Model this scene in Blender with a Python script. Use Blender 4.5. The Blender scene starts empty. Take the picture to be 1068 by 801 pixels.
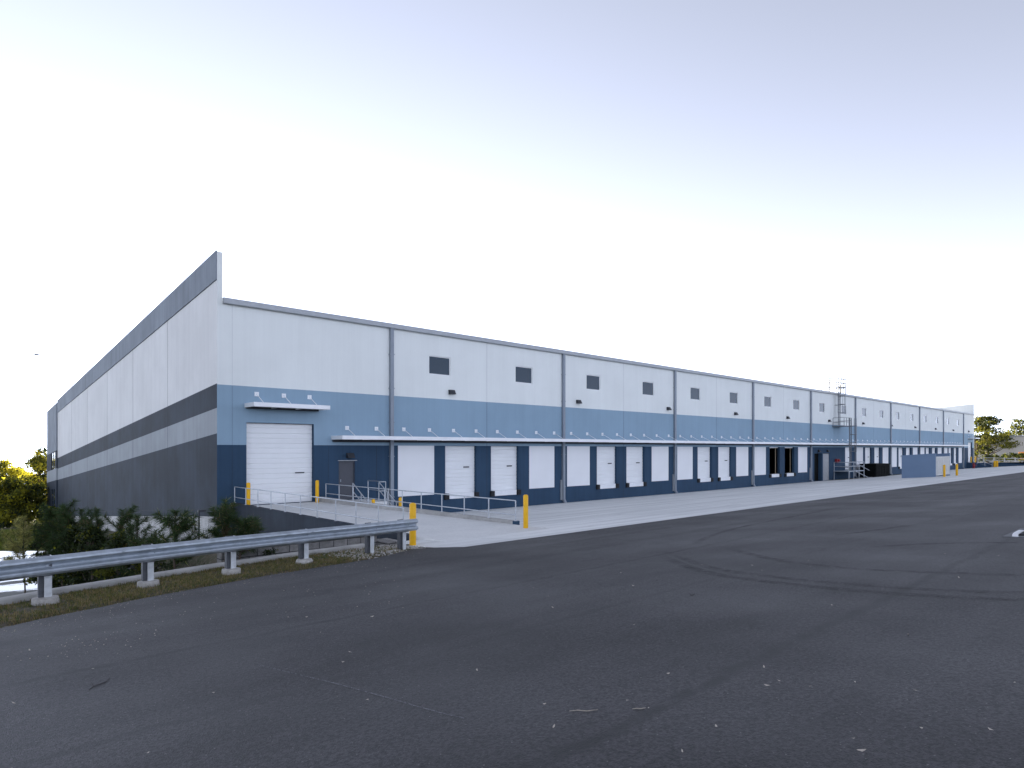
import bpy, math, random
from mathutils import Vector, Matrix
random.seed(7)
R = math.radians
S = bpy.context.scene
COL = S.collection
SHEAR = 0.0786                                   # level site sheared down towards the back to fit the image's tilted horizon, at 7.9 %
def P(y): return -SHEAR * y
def sstep(a, b, v):
    t = max(0.0, min(1.0, (v - a) / (b - a))); return t * t * (3 - 2 * t)

# ------------------------------------------------------------------ materials
MATS = {}
class NT:
    def __init__(s, name):
        s.m = bpy.data.materials.new(name); s.m.use_nodes = True
        s.t = s.m.node_tree; s.n = s.t.nodes; s.b = s.n['Principled BSDF']; s.out = s.n['Material Output']
        MATS[name] = s.m
    def new(s, t, **k):
        n = s.n.new(t)
        for a, v in k.items(): setattr(n, a, v)
        return n
    def link(s, a, b): s.t.links.new(a, b)
    def pos(s, scale=(1, 1, 1), obj=False):
        c = s.new('ShaderNodeTexCoord') if obj else s.new('ShaderNodeNewGeometry')
        m = s.new('ShaderNodeMapping'); m.inputs['Scale'].default_value = scale
        s.link(c.outputs['Object' if obj else 'Position'], m.inputs['Vector']); return m.outputs[0]
    def noise(s, vec, scale, detail=4, rough=.55):
        n = s.new('ShaderNodeTexNoise'); n.inputs['Scale'].default_value = scale
        n.inputs['Detail'].default_value = detail; n.inputs['Roughness'].default_value = rough
        s.link(vec, n.inputs['Vector']); return n.outputs['Fac']
    def math(s, op, a, b=None, c=None, clamp=False):
        n = s.new('ShaderNodeMath', operation=op); n.use_clamp = clamp
        for i, v in enumerate((a, b, c)):
            if v is None: continue
            if isinstance(v, (int, float)): n.inputs[i].default_value = v
            else: s.link(v, n.inputs[i])
        return n.outputs[0]
    def rng(s, v, a, b, c, d):
        n = s.new('ShaderNodeMapRange'); s.link(v, n.inputs[0])
        for i, q in enumerate((a, b, c, d)): n.inputs[i + 1].default_value = q
        return n.outputs[0]
    def mix(s, f, a, b, mode='MIX'):
        n = s.new('ShaderNodeMix', data_type='RGBA', blend_type=mode)
        if isinstance(f, (int, float)): n.inputs[0].default_value = f
        else: s.link(f, n.inputs[0])
        for i, v in ((6, a), (7, b)):
            if isinstance(v, (tuple, list)): n.inputs[i].default_value = (*v, 1)
            else: s.link(v, n.inputs[i])
        return n.outputs[2]
    def scale_col(s, col, fac):
        n = s.new('ShaderNodeVectorMath', operation='SCALE')
        if isinstance(col, (tuple, list)): n.inputs[0].default_value = col
        else: s.link(col, n.inputs[0])
        s.link(fac, n.inputs['Scale']); return n.outputs[0]
    def bump(s, h, strength, dist=.01):
        n = s.new('ShaderNodeBump'); n.inputs['Strength'].default_value = strength; n.inputs['Distance'].default_value = dist
        s.link(h, n.inputs['Height']); s.link(n.outputs[0], s.b.inputs['Normal'])
    def color(s, c):
        if isinstance(c, (tuple, list)): s.b.inputs['Base Color'].default_value = (*c, 1)
        else: s.link(c, s.b.inputs['Base Color'])
    def rough(s, v):
        if isinstance(v, (int, float)): s.b.inputs['Roughness'].default_value = v
        else: s.link(v, s.b.inputs['Roughness'])

def basic(name, col, rough=.6, metal=0., var=.12, scale=3., bump=0., bscale=60, obj=True, spec=None):
    k = NT(name); v = k.pos(obj=obj)
    n = k.noise(v, scale, 5); k.color(k.scale_col(col, k.rng(n, .25, .75, 1 - var, 1 + var)))
    k.rough(k.rng(k.noise(v, scale * 2.7, 3), .3, .7, max(.02, rough - .08), min(1, rough + .08)))
    k.b.inputs['Metallic'].default_value = metal
    if spec is not None: k.b.inputs['Specular IOR Level'].default_value = spec
    if bump: k.bump(k.noise(v, bscale, 3), bump)
    return k.m

def painted(name, col, streak=.06, cloud=.05, rough=.75, dirt=.0):
    """paint on tilt-up concrete: cloudy roller tone, faint rain streaks, small pores"""
    k = NT(name); v = k.pos()
    a = k.rng(k.noise(v, .35, 6, .6), .38, .62, 1 - cloud, 1 + cloud)
    st = k.rng(k.noise(k.pos((1.9, 1.9, .05)), 1.0, 5, .65), .40, .62, 1 + streak * .6, 1 - streak)
    st2 = k.rng(k.noise(k.pos((9, 9, .35)), 1.0, 3), .42, .62, 1 + streak * .3, 1 - streak * .45)
    fac = k.math('MULTIPLY', k.math('MULTIPLY', a, st), st2)
    k.color(k.scale_col(col, fac)); k.rough(rough); k.b.inputs['Specular IOR Level'].default_value = .14
    k.bump(k.noise(v, 25, 6, .7), .12, .004)
    return k.m

painted('front_white_paint', (.775, .80, .775), .016, .022)
painted('front_blue_paint', (.262, .372, .465), .022, .03)
painted('front_dark_blue_paint', (.034, .067, .114), .06, .07)
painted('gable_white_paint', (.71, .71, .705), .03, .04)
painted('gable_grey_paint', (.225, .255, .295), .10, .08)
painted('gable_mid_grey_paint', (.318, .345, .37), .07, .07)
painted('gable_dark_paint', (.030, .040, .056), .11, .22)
painted('concrete_plinth', (.50, .495, .48), .12, .08)
basic('sealant', (.02, .028, .04), .8)
basic('sealant_light', (.42, .43, .45), .8)
basic('gutter_metal', (.36, .38, .40), .45, .2, .06, 1.5)
basic('downspout_metal', (.23, .26, .30), .45, .25, .10, 1.3)
basic('canopy_metal', (.80, .81, .82), .4, .15, .06, 1.2)
basic('white_steel', (.80, .81, .82), .45, .0, .05)
basic('galvanised', (.40, .445, .49), .38, .6, .22, 6, .05, 90)
basic('ladder_steel', (.16, .175, .19), .5, .3, .1)
basic('rail_pipe', (.47, .50, .53), .42, .5, .16, 7)
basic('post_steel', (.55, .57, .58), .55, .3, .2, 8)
basic('post_shade_steel', (.075, .08, .09), .7, .2, .2, 8)  # darker copy of the post steel: shade of the recess put into the colour
basic('dark_steel', (.035, .038, .045), .5, .2, .1)
basic('door_white', (.80, .81, .81), .42, .0, .03, 1.0)
basic('panel_white', (.80, .805, .81), .7, .0, .03, .8)
basic('door_grey', (.06, .064, .078), .5, 0, .05)
basic('door_frame_grey', (.05, .058, .075), .5)
basic('light_grey_door', (.30, .31, .32), .5)
basic('black_rubber', (.012, .012, .013), .8)
basic('bollard_yellow', (.80, .43, .002), .55, 0, .10, 5, .05, 60)
basic('roof_membrane', (.6, .6, .6), .8)
basic('interior_dark', (.05, .05, .055), .9)
basic('enclosure_paint', (.16, .235, .345), .75, 0, .05, .7)
basic('gate_metal', (.60, .60, .58), .5, .2, .1, 2)
basic('dumpster_black', (.003, .004, .004), .8, 0, .3, 2, spec=.1)
basic('red_paint', (.22, .012, .018), .5)
basic('orange_paint', (.65, .20, .03), .5)
basic('warm_white', (.58, .56, .53), .8, 0, .06, .2)
basic('timber_tan', (.38, .30, .20), .8)
basic('drain_frame', (.13, .135, .14), .85, 0, .2, 5)
basic('cast_iron', (.02, .021, .024), .6, .5)
basic('bird_feathers', (.04, .04, .045), .8)
basic('bark', (.085, .065, .048), .95, 0, .35, 9, .4, 30)
basic('pale_stem', (.33, .29, .22), .9, 0, .3, 14)
basic('dry_leaf', (.50, .44, .37), .8, 0, .3, 30)
basic('twig_dark', (.03, .026, .024), .9, 0, .3, 30)
basic('twig_pale', (.33, .29, .24), .9, 0, .3, 30)
k = NT('window_glass'); k.color((.022, .045, .07)); k.rough(.05); k.b.inputs['IOR'].default_value = 1.3
k.bump(k.noise(k.pos(), .8, 2), .02, .05)

# curb / ramp concrete
k = NT('ramp_concrete'); v = k.pos()
c = k.mix(k.rng(k.noise(v, .6, 6, .6), .3, .7, 0, 1), (.64, .645, .635), (.75, .75, .735))
k.color(k.scale_col(c, k.rng(k.noise(v, 14, 4), .3, .7, .92, 1.06))); k.rough(.85); k.bump(k.noise(v, 60, 4), .15, .004)
k = NT('curb_concrete'); v = k.pos()
c = k.mix(k.rng(k.noise(v, 1.6, 6, .65), .35, .7, 0, 1), (.46, .45, .43), (.30, .295, .28))
k.color(c); k.rough(.9); k.bump(k.noise(v, 45, 5), .35, .006)
k = NT('collar_concrete'); v = k.pos()
c = k.mix(k.rng(k.noise(v, 9, 6, .65), .35, .7, 0, 1), (.48, .46, .43), (.27, .255, .23))
k.color(c); k.rough(.95); k.bump(k.noise(v, 30, 5), .6, .015)

# apron concrete with saw cut joints, tyre streaks and stains
k = NT('apron_concrete'); v = k.pos()
sx = k.new('ShaderNodeSeparateXYZ'); k.link(v, sx.inputs[0])
base = k.mix(k.rng(k.noise(v, .22, 6, .6), .32, .68, 0, 1), (.70, .71, .70), (.79, .795, .78))
base = k.scale_col(base, k.rng(k.noise(k.pos((.06, 1.1, 1)), 1.6, 5, .65), .38, .64, 1.05, .82))
base = k.scale_col(base, k.rng(k.noise(v, 22, 3), .3, .7, .94, 1.05))
def joint(kk, coord, period, off, width):
    m = kk.math('ABSOLUTE', kk.math('SUBTRACT', kk.math('FRACT', kk.math('DIVIDE', kk.math('ADD', coord, off), period)), .5))
    return kk.math('LESS_THAN', m, width / period)
jj = k.math('MAXIMUM', joint(k, sx.outputs[0], 4.95, 0.3, .012), joint(k, sx.outputs[1], 4.83, -.5, .012))
base = k.mix(k.math('MULTIPLY', jj, .6), base, (.16, .16, .16))
st = k.rng(k.noise(v, .55, 7, .7), .60, .74, 0, .45)
base = k.mix(st, base, (.24, .24, .24))
k.color(base); k.rough(.8); k.bump(k.noise(v, 40, 4), .12, .004)

# asphalt
k = NT('asphalt_surface'); v = k.pos()
sx = k.new('ShaderNodeSeparateXYZ'); k.link(v, sx.inputs[0]); X_, Y_ = sx.outputs[0], sx.outputs[1]
c = k.mix(k.rng(k.noise(v, .28, 6, .62), .38, .62, 0, 1), (.0185, .0170, .0190), (.0335, .0312, .034))
c = k.scale_col(c, k.rng(k.noise(k.pos((.10, 1.6, 1)), 1.1, 6, .62), .36, .66, 1.18, .78))
vor = k.new('ShaderNodeTexVoronoi'); vor.inputs['Scale'].default_value = 95; k.link(v, vor.inputs['Vector'])
spk = k.rng(vor.outputs['Distance'], .0, .75, .80, 1.2)
c = k.scale_col(c, spk)
c = k.scale_col(c, k.rng(k.noise(v, 36, 5, .8), .42, .58, .30, 1.7))
vc = k.new('ShaderNodeTexVoronoi'); vc.inputs['Scale'].default_value = 42; k.link(v, vc.inputs['Vector'])
sc_ = k.new('ShaderNodeSeparateColor'); k.link(vc.outputs['Color'], sc_.inputs[0])
c = k.mix(k.math('MULTIPLY', k.math('LESS_THAN', vc.outputs['Distance'], .22), k.math('GREATER_THAN', sc_.outputs[0], .955)), c, (.15, .145, .14))
wob = k.math('MULTIPLY', k.math('SUBTRACT', k.noise(v, 1.9, 6, .65), .5), .26)
def seam(yc, w, dark, xs=0.):
    global c
    d = k.math('ABSOLUTE', k.math('ADD', k.math('ADD', k.math('SUBTRACT', Y_, yc), wob), k.math('MULTIPLY', X_, xs)))
    f = k.math('MULTIPLY', k.rng(d, w * .3, w, 1, 0), k.rng(k.noise(v, 4.5, 6, .75), .36, .56, .0, 1))
    c = k.mix(k.math('MULTIPLY', f, dark), c, (.009, .0085, .0095))
crk = k.new('ShaderNodeTexVoronoi', feature='DISTANCE_TO_EDGE'); crk.inputs['Scale'].default_value = .33; wv = k.new('ShaderNodeVectorMath', operation='ADD'); nn_ = k.new('ShaderNodeTexNoise'); nn_.inputs['Scale'].default_value = 1.4; nn_.inputs['Detail'].default_value = 7; k.link(v, nn_.inputs['Vector']); k.link(v, wv.inputs[0]); k.link(nn_.outputs['Color'], wv.inputs[1]); k.link(wv.outputs[0], crk.inputs['Vector'])
c = k.mix(k.math('MULTIPLY', k.rng(crk.outputs['Distance'], .001, .006, 1, 0), k.rng(k.noise(v, .5, 3), .52, .60, 0, .75)), c, (.012, .012, .013))
seam(2.45, .09, .9); seam(9.4, .36, .85); seam(10.9, .30, .6); seam(7.15, .09, .9, -.01); seam(4.85, .07, .6)
stn = k.rng(k.noise(v, .9, 7, .72), .64, .74, 0, .5)
c = k.mix(stn, c, (.020, .020, .022))
k.color(c); k.rough(k.rng(k.noise(v, .4, 4), .3, .7, .62, .8)); k.b.inputs['Specular IOR Level'].default_value = .6
h = k.math('ADD', k.math('MULTIPLY', vor.outputs['Distance'], .6), k.noise(v, 30, 5, .7))
k.bump(h, .8, .008)

k = NT('tyre_rubber'); v = k.pos()
k.color((.012, .012, .013)); k.rough(.75)
tr = k.new('ShaderNodeBsdfTransparent'); ms = k.new('ShaderNodeMixShader')
uv = k.new('ShaderNodeUVMap'); sp = k.new('ShaderNodeSeparateXYZ'); k.link(uv.outputs[0], sp.inputs[0])
edge = k.math('SUBTRACT', 1., k.math('POWER', k.math('ABSOLUTE', k.math('MULTIPLY_ADD', sp.outputs[1], 2., -1.)), 3))
fade = k.math('MULTIPLY', k.rng(sp.outputs[0], 0, .2, 0, 1), k.rng(sp.outputs[0], .9, 1., 1, .4))
stripe = k.rng(k.math('SINE', k.math('MULTIPLY', sp.outputs[1], 25.)), -1, 1, .35, 1)
f = k.math('MULTIPLY', k.math('MULTIPLY', edge, fade), k.math('MULTIPLY', stripe, k.rng(k.noise(v, 5, 5, .7), .36, .66, .0, .6)))
k.link(f, ms.inputs[0]); k.link(tr.outputs[0], ms.inputs[1]); k.link(k.b.outputs[0], ms.inputs[2]); k.link(ms.outputs[0], k.out.inputs[0])
k = NT('chalk'); v = k.pos(); k.color((.24, .24, .26)); k.rough(.9)
tr = k.new('ShaderNodeBsdfTransparent'); ms = k.new('ShaderNodeMixShader')
k.link(k.rng(k.noise(v, 22, 6, .8), .3, .62, .15, .8), ms.inputs[0]); k.link(tr.outputs[0], ms.inputs[1]); k.link(k.b.outputs[0], ms.inputs[2]); k.link(ms.outputs[0], k.out.inputs[0])

# soil / grass base
k = NT('soil'); v = k.pos()
c = k.mix(k.rng(k.noise(v, .5, 6, .65), .38, .62, 0, 1), (.105, .088, .062), (.055, .066, .026))
c = k.mix(k.rng(k.noise(v, 7, 5, .7), .5, .68, 0, .8), c, (.20, .18, .15))
c = k.scale_col(c, k.rng(k.noise(v, 45, 3), .3, .7, .7, 1.25))
k.color(c); k.rough(.97); k.bump(k.noise(v, 18, 6, .7), .8, .03); k.b.inputs['Specular IOR Level'].default_value = .15

# block retaining wall: split face blocks
k = NT('split_block'); v = k.pos()
br = k.new('ShaderNodeTexBrick'); br.offset = .5
sx = k.new('ShaderNodeSeparateXYZ'); k.link(v, sx.inputs[0]); cb = k.new('ShaderNodeCombineXYZ')
k.link(sx.outputs[0], cb.inputs[0]); k.link(sx.outputs[2], cb.inputs[1]); k.link(cb.outputs[0], br.inputs['Vector'])
br.inputs['Color1'].default_value = (.17, .165, .16, 1); br.inputs['Color2'].default_value = (.27, .262, .25, 1); br.inputs['Mortar'].default_value = (.05, .05, .05, 1)
br.inputs['Scale'].default_value = 1; br.inputs['Brick Width'].default_value = .42; br.inputs['Row Height'].default_value = .2; br.inputs['Mortar Size'].default_value = .012
k.color(k.scale_col(br.outputs['Color'], k.rng(k.noise(v, 8, 6, .7), .3, .7, .65, 1.25))); k.rough(.95)
k.bump(k.math('ADD', k.math('MULTIPLY', br.outputs['Fac'], -1.2), k.noise(v, 14, 5, .7)), .8, .03)

k = NT('pond_water'); v = k.pos()
weed = k.rng(k.noise(k.pos((.25, .9, 1)), .9, 6, .65), .56, .62, 0, 1)
k.color(k.mix(weed, (.012, .014, .012), (.03, .034, .02))); k.rough(k.rng(weed, 0, 1, .03, .6))
k.bump(k.math('ADD', k.noise(k.pos((1, 2.5, 1)), 2.5, 3), k.math('MULTIPLY', weed, .6)), .04, .04)

def leafmat(name, col, trans=.45, var=.3):
    k = NT(name)
    oi = k.new('ShaderNodeNewGeometry')
    f = k.rng(oi.outputs['Random Per Island'], 0, 1, 1 - var, 1 + var)
    cc = k.scale_col(col, f); k.color(cc); k.rough(.6); k.b.inputs['Specular IOR Level'].default_value = .25
    tl = k.new('ShaderNodeBsdfTranslucent'); k.link(k.scale_col((col[0] * 1.5, col[1] * 1.35, col[2] * .7), f), tl.inputs[0])
    ms = k.new('ShaderNodeMixShader'); ms.inputs[0].default_value = trans
    k.link(k.b.outputs[0], ms.inputs[1]); k.link(tl.outputs[0], ms.inputs[2]); k.link(ms.outputs[0], k.out.inputs[0])
leafmat('leaf_mid', (.10, .115, .022), .55); leafmat('leaf_yellow', (.33, .33, .045), .65); leafmat('leaf_olive', (.135, .14, .03), .5); leafmat('leaf_dark', (.022, .036, .012), .35)
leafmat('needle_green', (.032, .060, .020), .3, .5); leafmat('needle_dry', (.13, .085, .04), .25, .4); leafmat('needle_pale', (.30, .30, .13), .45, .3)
leafmat('blade_green', (.085, .105, .03), .35, .4); leafmat('blade_dry', (.21, .165, .09), .3, .4); leafmat('lawn_green', (.12, .16, .03), .4, .25)

# ------------------------------------------------------------------ mesh builder
class MB:
    def __init__(s): s.v = []; s.f = []; s.m = []; s.uv = None
    def face(s, pts, m=0):
        i = len(s.v); s.v += [tuple(p) for p in pts]; s.f.append(tuple(range(i, i + len(pts)))); s.m.append(m)
    def box(s, x0, x1, y0, y1, z0, z1, m=0):
        i = len(s.v)
        s.v += [(x0, y0, z0), (x1, y0, z0), (x1, y1, z0), (x0, y1, z0), (x0, y0, z1), (x1, y0, z1), (x1, y1, z1), (x0, y1, z1)]
        for q in ((0, 3, 2, 1), (4, 5, 6, 7), (0, 1, 5, 4), (1, 2, 6, 5), (2, 3, 7, 6), (3, 0, 4, 7)):
            s.f.append(tuple(i + a for a in q)); s.m.append(m)
        return s
    def hexa(s, b, t, m=0):
        i = len(s.v); s.v += [tuple(p) for p in b] + [tuple(p) for p in t]
        for q in ((0, 3, 2, 1), (4, 5, 6, 7), (0, 1, 5, 4), (1, 2, 6, 5), (2, 3, 7, 6), (3, 0, 4, 7)):
            s.f.append(tuple(i + a for a in q)); s.m.append(m)
        return s
    def ybox(s, x0, x1, y0, y1, zb, zt, m=0):
        """box whose bottom and top follow functions of y"""
        return s.hexa([(x0, y0, zb(y0)), (x1, y0, zb(y0)), (x1, y1, zb(y1)), (x0, y1, zb(y1))],
                      [(x0, y0, zt(y0)), (x1, y0, zt(y0)), (x1, y1, zt(y1)), (x0, y1, zt(y1))], m)
    def tube(s, pts, rad, n=8, m=0, cap=True):
        pts = [Vector(p) for p in pts]; i0 = len(s.v); rr = rad if isinstance(rad, (list, tuple)) else [rad] * len(pts)
        for j, p in enumerate(pts):
            d = (pts[min(j + 1, len(pts) - 1)] - pts[max(j - 1, 0)]).normalized()
            a = Vector((0, 0, 1)) if abs(d.z) < .9 else Vector((1, 0, 0))
            u = d.cross(a).normalized(); w = d.cross(u)
            for q in range(n):
                th = 2 * math.pi * q / n; s.v.append(tuple(p + rr[j] * (u * math.cos(th) + w * math.sin(th))))
        for j in range(len(pts) - 1):
            for q in range(n):
                a = i0 + j * n; b = a + n; q2 = (q + 1) % n
                s.f.append((a + q, a + q2, b + q2, b + q)); s.m.append(m)
        if cap:
            s.f.append(tuple(i0 + q for q in range(n))); s.m.append(m)
            e = i0 + (len(pts) - 1) * n; s.f.append(tuple(e + q for q in reversed(range(n)))); s.m.append(m)
        return s
    def prof(s, path, profile, frame, m=0, closed=True):
        """sweep a 2-D profile through path points; frame(j) gives the two axes"""
        i0 = len(s.v); n = len(profile)
        for j, p in enumerate(path):
            a, b = frame(j)
            for (u, w) in profile: s.v.append(tuple(Vector(p) + a * u + b * w))
        for j in range(len(path) - 1):
            for q in range(n if closed else n - 1):
                a = i0 + j * n; q2 = (q + 1) % n
                s.f.append((a + q, a + q2, a + n + q2, a + n + q)); s.m.append(m)
        if closed:
            s.f.append(tuple(i0 + q for q in range(n))); s.m.append(m)
            e = i0 + (len(path) - 1) * n; s.f.append(tuple(e + q for q in reversed(range(n)))); s.m.append(m)
        return s
    def mesh(s, name, mats, org=(0, 0, 0), smooth=False):
        me = bpy.data.meshes.new(name)
        me.from_pydata([(a - org[0], b - org[1], c - org[2]) for a, b, c in s.v], [], s.f)
        for q in ([mats] if isinstance(mats, str) else mats): me.materials.append(MATS[q])
        me.polygons.foreach_set('material_index', s.m)
        if smooth: me.polygons.foreach_set('use_smooth', [True] * len(s.f))
        me.update(); return me
    def build(s, name, mats, parent=None, smooth=False, bevel=0, fix=False):
        org = wloc(parent) if parent else Vector((0, 0, 0))
        o = bpy.data.objects.new(name, s.mesh(name, mats, org, smooth)); COL.objects.link(o)
        if parent: o.parent = parent
        if bevel:
            b = o.modifiers.new('bevel', 'BEVEL'); b.width = bevel; b.segments = 2; b.limit_method = 'ANGLE'
        return o
def wloc(o):
    v = Vector((0, 0, 0))
    while o: v = v + o.location; o = o.parent
    return v
def inst(name, me, loc, parent=None):
    o = bpy.data.objects.new(name, me); COL.objects.link(o)
    if parent: o.parent = parent; o.location = Vector(loc) - wloc(parent)
    else: o.location = loc
    return o
def tag(o, label=None, cat=None, group=None, kind=None):
    if label: o['label'] = label
    if cat: o['category'] = cat
    if group: o['group'] = group
    if kind: o['kind'] = kind
    return o
def thing(name, loc, label, cat, group=None):
    o = bpy.data.objects.new(name, None); COL.objects.link(o); o.location = loc; o.empty_display_size = .3
    return tag(o, label, cat, group)
def copy_tree(o, parent=None):
    c = o.copy(); COL.objects.link(c)
    if parent: c.parent = parent
    for ch in list(o.children): copy_tree(ch, c)
    return c

# ------------------------------------------------------------------ terrain
PA = [(-60, -2.), (-12, 8.2), (.64, 10.79), (1.32, 11.2), (2.69, 11.8), (4.91, 12.54), (7.5, 13.0), (9.3, 13.95), (10.2, 13.1)]
PC = [(-60, 1.), (-12, 10.6), (.8, 13.5), (1.6, 14.05), (4.94, 15.3), (7.2, 15.85), (9.3, 16.1)]
def pl(tab, x):
    if x <= tab[0][0]: return tab[0][1]
    for (a, b), (c, d) in zip(tab, tab[1:]):
        if x <= c: return b + (d - b) * (x - a) / (c - a)
    return tab[-1][1]
def nz(x, y, s=1.): return math.sin(x * 1.3 * s + 2 * math.sin(y * .7 * s)) * math.cos(y * 1.1 * s - 1.5 * math.sin(x * .5 * s))
WATER = -4.05
def H(x, y):
    p = P(y)
    if x > 10.2: return p - .07
    ya, yc = pl(PA, x), pl(PC, x)
    if y < ya + .1: return p - .07
    if y < yc + .12: return p - .07 + .06 * sstep(ya + .1, ya + .5, y) + .012 * nz(x, y, 3)
    d = y - yc
    low = p - min(1.5, .1 + .36 * d) * sstep(0, .5, d + .2) + .05 * nz(x, y)
    far = sstep(40, 60, y)
    low = low * (1 - far) + (p - .35 + .15 * nz(x, y, .2)) * far
    e = math.hypot((x + 7.5) / 13.2, (y - 34) / 11.5) + .06 * nz(x, y, .35)
    dep = sstep(1.15, .9, e)
    low = low * (1 - dep) + min(low, WATER - .35) * dep
    up = p + .12
    w = sstep(5.3, 6.3, x) if y > 16.45 else 0.
    w *= sstep(33.5, 27., y - (x - 9.6) * 1.2)
    return low * (1 - w) + up * w
xs = [-1600, -900, -500, -300, -200, -140, -100, -70, -50] + [-40 + 2 * i for i in range(11)] + [-18 + .5 * i for i in range(60)] + [12 + 6 * i for i in range(8)] + [70, 100, 140, 180, 230, 300, 400, 600, 1000, 1700]
ys = [-400, -200, -100, -50, -20, -8, -2, 2, 5] + [7 + .3 * i for i in range(34)] + [20.2 + .6 * i for i in range(60)] + [57 + 4 * i for i in range(12)] + [110, 130, 160, 200, 260, 350, 500, 800, 1500]
mb = MB(); nx = len(xs)
for y in ys:
    for x in xs: mb.v.append((x, y, H(x, y)))
for j in range(len(ys) - 1):
    for i in range(nx - 1):
        a = j * nx + i; mb.f.append((a, a + 1, a + nx + 1, a + nx)); mb.m.append(0)
tag(mb.build('ground', 'soil', smooth=True), kind='structure')
# asphalt road surface and concrete apron lie on the sheared plane
mb = MB()
edge = [(x, pl(PA, x)) for x in (-60, -12, .64, 1.32, 2.69, 4.91, 7.5, 9.3)] + [(9.75, 13.55), (10.15, 12.88)]
rag = []
for (a, b), (c, d) in zip(edge, edge[1:]):
    n = max(1, int(math.hypot(c - a, d - b) / .25)) if a > -13 else 4
    for i in range(n):
        t = i / n; rag.append((a + (c - a) * t, b + (d - b) * t + (random.uniform(-.03, .03) if a > -13 else 0)))
rag.append(edge[-1])
mb.face([(x, y, P(y)) for x, y in [(-60, -120), (700, -120), (700, 12.88)] + rag[::-1]])
tag(mb.build('asphalt_road', 'asphalt_surface'), kind='structure')
mb = MB()
mb.face([(x, y, P(y) + .006) for x, y in [(10.12, 12.84), (700, 12.84), (700, 15.2), (10.0, 15.2), (9.6, 14.6), (9.7, 13.6)]])
mb.face([(x, y, P(y) + .006) for x, y in [(15.55, 15.2), (700, 15.2), (700, 32.19), (15.55, 32.19)]])
mb.face([(x, y, P(y) + .006) for x, y in [(10.0, 15.21), (11.1, 15.21), (11.1, 16.45), (10.0, 16.45)]])
tag(mb.build('concrete_apron', 'apron_concrete'), kind='structure')
# grass strips between apron and wall further along
def strip(x0, x1, y0, y1, name):
    m = MB(); m.ybox(x0, x1, y0, y1, lambda y: P(y) - .05, lambda y: P(y) + .03); return tag(m.build(name, 'soil'), kind='structure')
strip(84.6, 92.8, 30.2, 32.17, 'planting_strip'); strip(101.5, 111, 30.4, 32.17, 'planting_strip')
# pond
mb = MB(); n = 48
mb.face([(-7.5 + 15.5 * math.cos(2 * math.pi * i / n), 34 + 13.5 * math.sin(2 * math.pi * i / n), WATER) for i in range(n)])
tag(mb.build('pond_water', 'pond_water'), kind='structure')
# tyre marks (a few mm above the asphalt)
def ribbon(pts, w, name, mat, z=.004, n=40):
    pts = [Vector((*p, 0)) for p in pts]
    L = len(pts) - 1; path = []
    for i in range(n + 1):
        t = i / n * L; j = min(int(t), L - 1); u = t - j
        p0, p1, p2, p3 = pts[max(j - 1, 0)], pts[j], pts[j + 1], pts[min(j + 2, L)]
        path.append(.5 * ((2 * p1) + (p2 - p0) * u + (2 * p0 - 5 * p1 + 4 * p2 - p3) * u * u + (3 * p1 - p0 - 3 * p2 + p3) * u ** 3))
    m = MB(); uvs = []
    for i, p in enumerate(path):
        d = (path[min(i + 1, n)] - path[max(i - 1, 0)]).normalized(); s = Vector((-d.y, d.x, 0)) * w / 2
        for q in (p - s, p + s): m.v.append((q.x, q.y, P(q.y) + z))
    for i in range(n): a = 2 * i; m.f.append((a, a + 1, a + 3, a + 2)); m.m.append(0)
    o = m.build(name, mat); uvl = o.data.uv_layers.new(name='UVMap')
    for po in o.data.polygons:
        for li in po.loop_indices:
            vi = o.data.loops[li].vertex_index; uvl.data[li].uv = (vi // 2 / n, vi % 2)
    return tag(o, kind='structure')
a1 = [(10.9, 7.6), (10.0, 6.55), (9.04, 5.36), (8.66, 4.42), (8.48, 3.4), (8.45, 2.34), (8.72, 1.28), (9.4, .1), (10.6, -1.2)]
a2 = [(12.2, 6.6), (11.55, 5.99), (10.6, 4.69), (10.25, 3.44), (10.3, 2.5), (10.55, 1.54), (11.2, .4), (12.4, -.8)]
ribbon(a1, .26, 'tyre_mark', 'tyre_rubber'); ribbon([(x + .42, y + .1) for x, y in a1], .22, 'tyre_mark', 'tyre_rubber', .005)
ribbon(a2, .24, 'tyre_mark', 'tyre_rubber', .006)
ribbon([(12.2, 7.5), (14.5, 8.3), (18, 8.9), (25, 9.3)], .22, 'tyre_mark', 'tyre_rubber', .005)
ribbon([(15.2, 5.6), (16.6, 5.2), (18.0, 4.9)], .25, 'tyre_mark', 'tyre_rubber', .005)
ribbon([(13.0, 4.2), (13.9, 3.5), (14.6, 2.2)], .22, 'tyre_mark', 'tyre_rubber', .005)
ribbon([(2.2, 5.9), (2.42, 4.61), (2.54, 3.65), (2.6, 3.3)], .010, 'chalk_line', 'chalk', .005)

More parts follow.
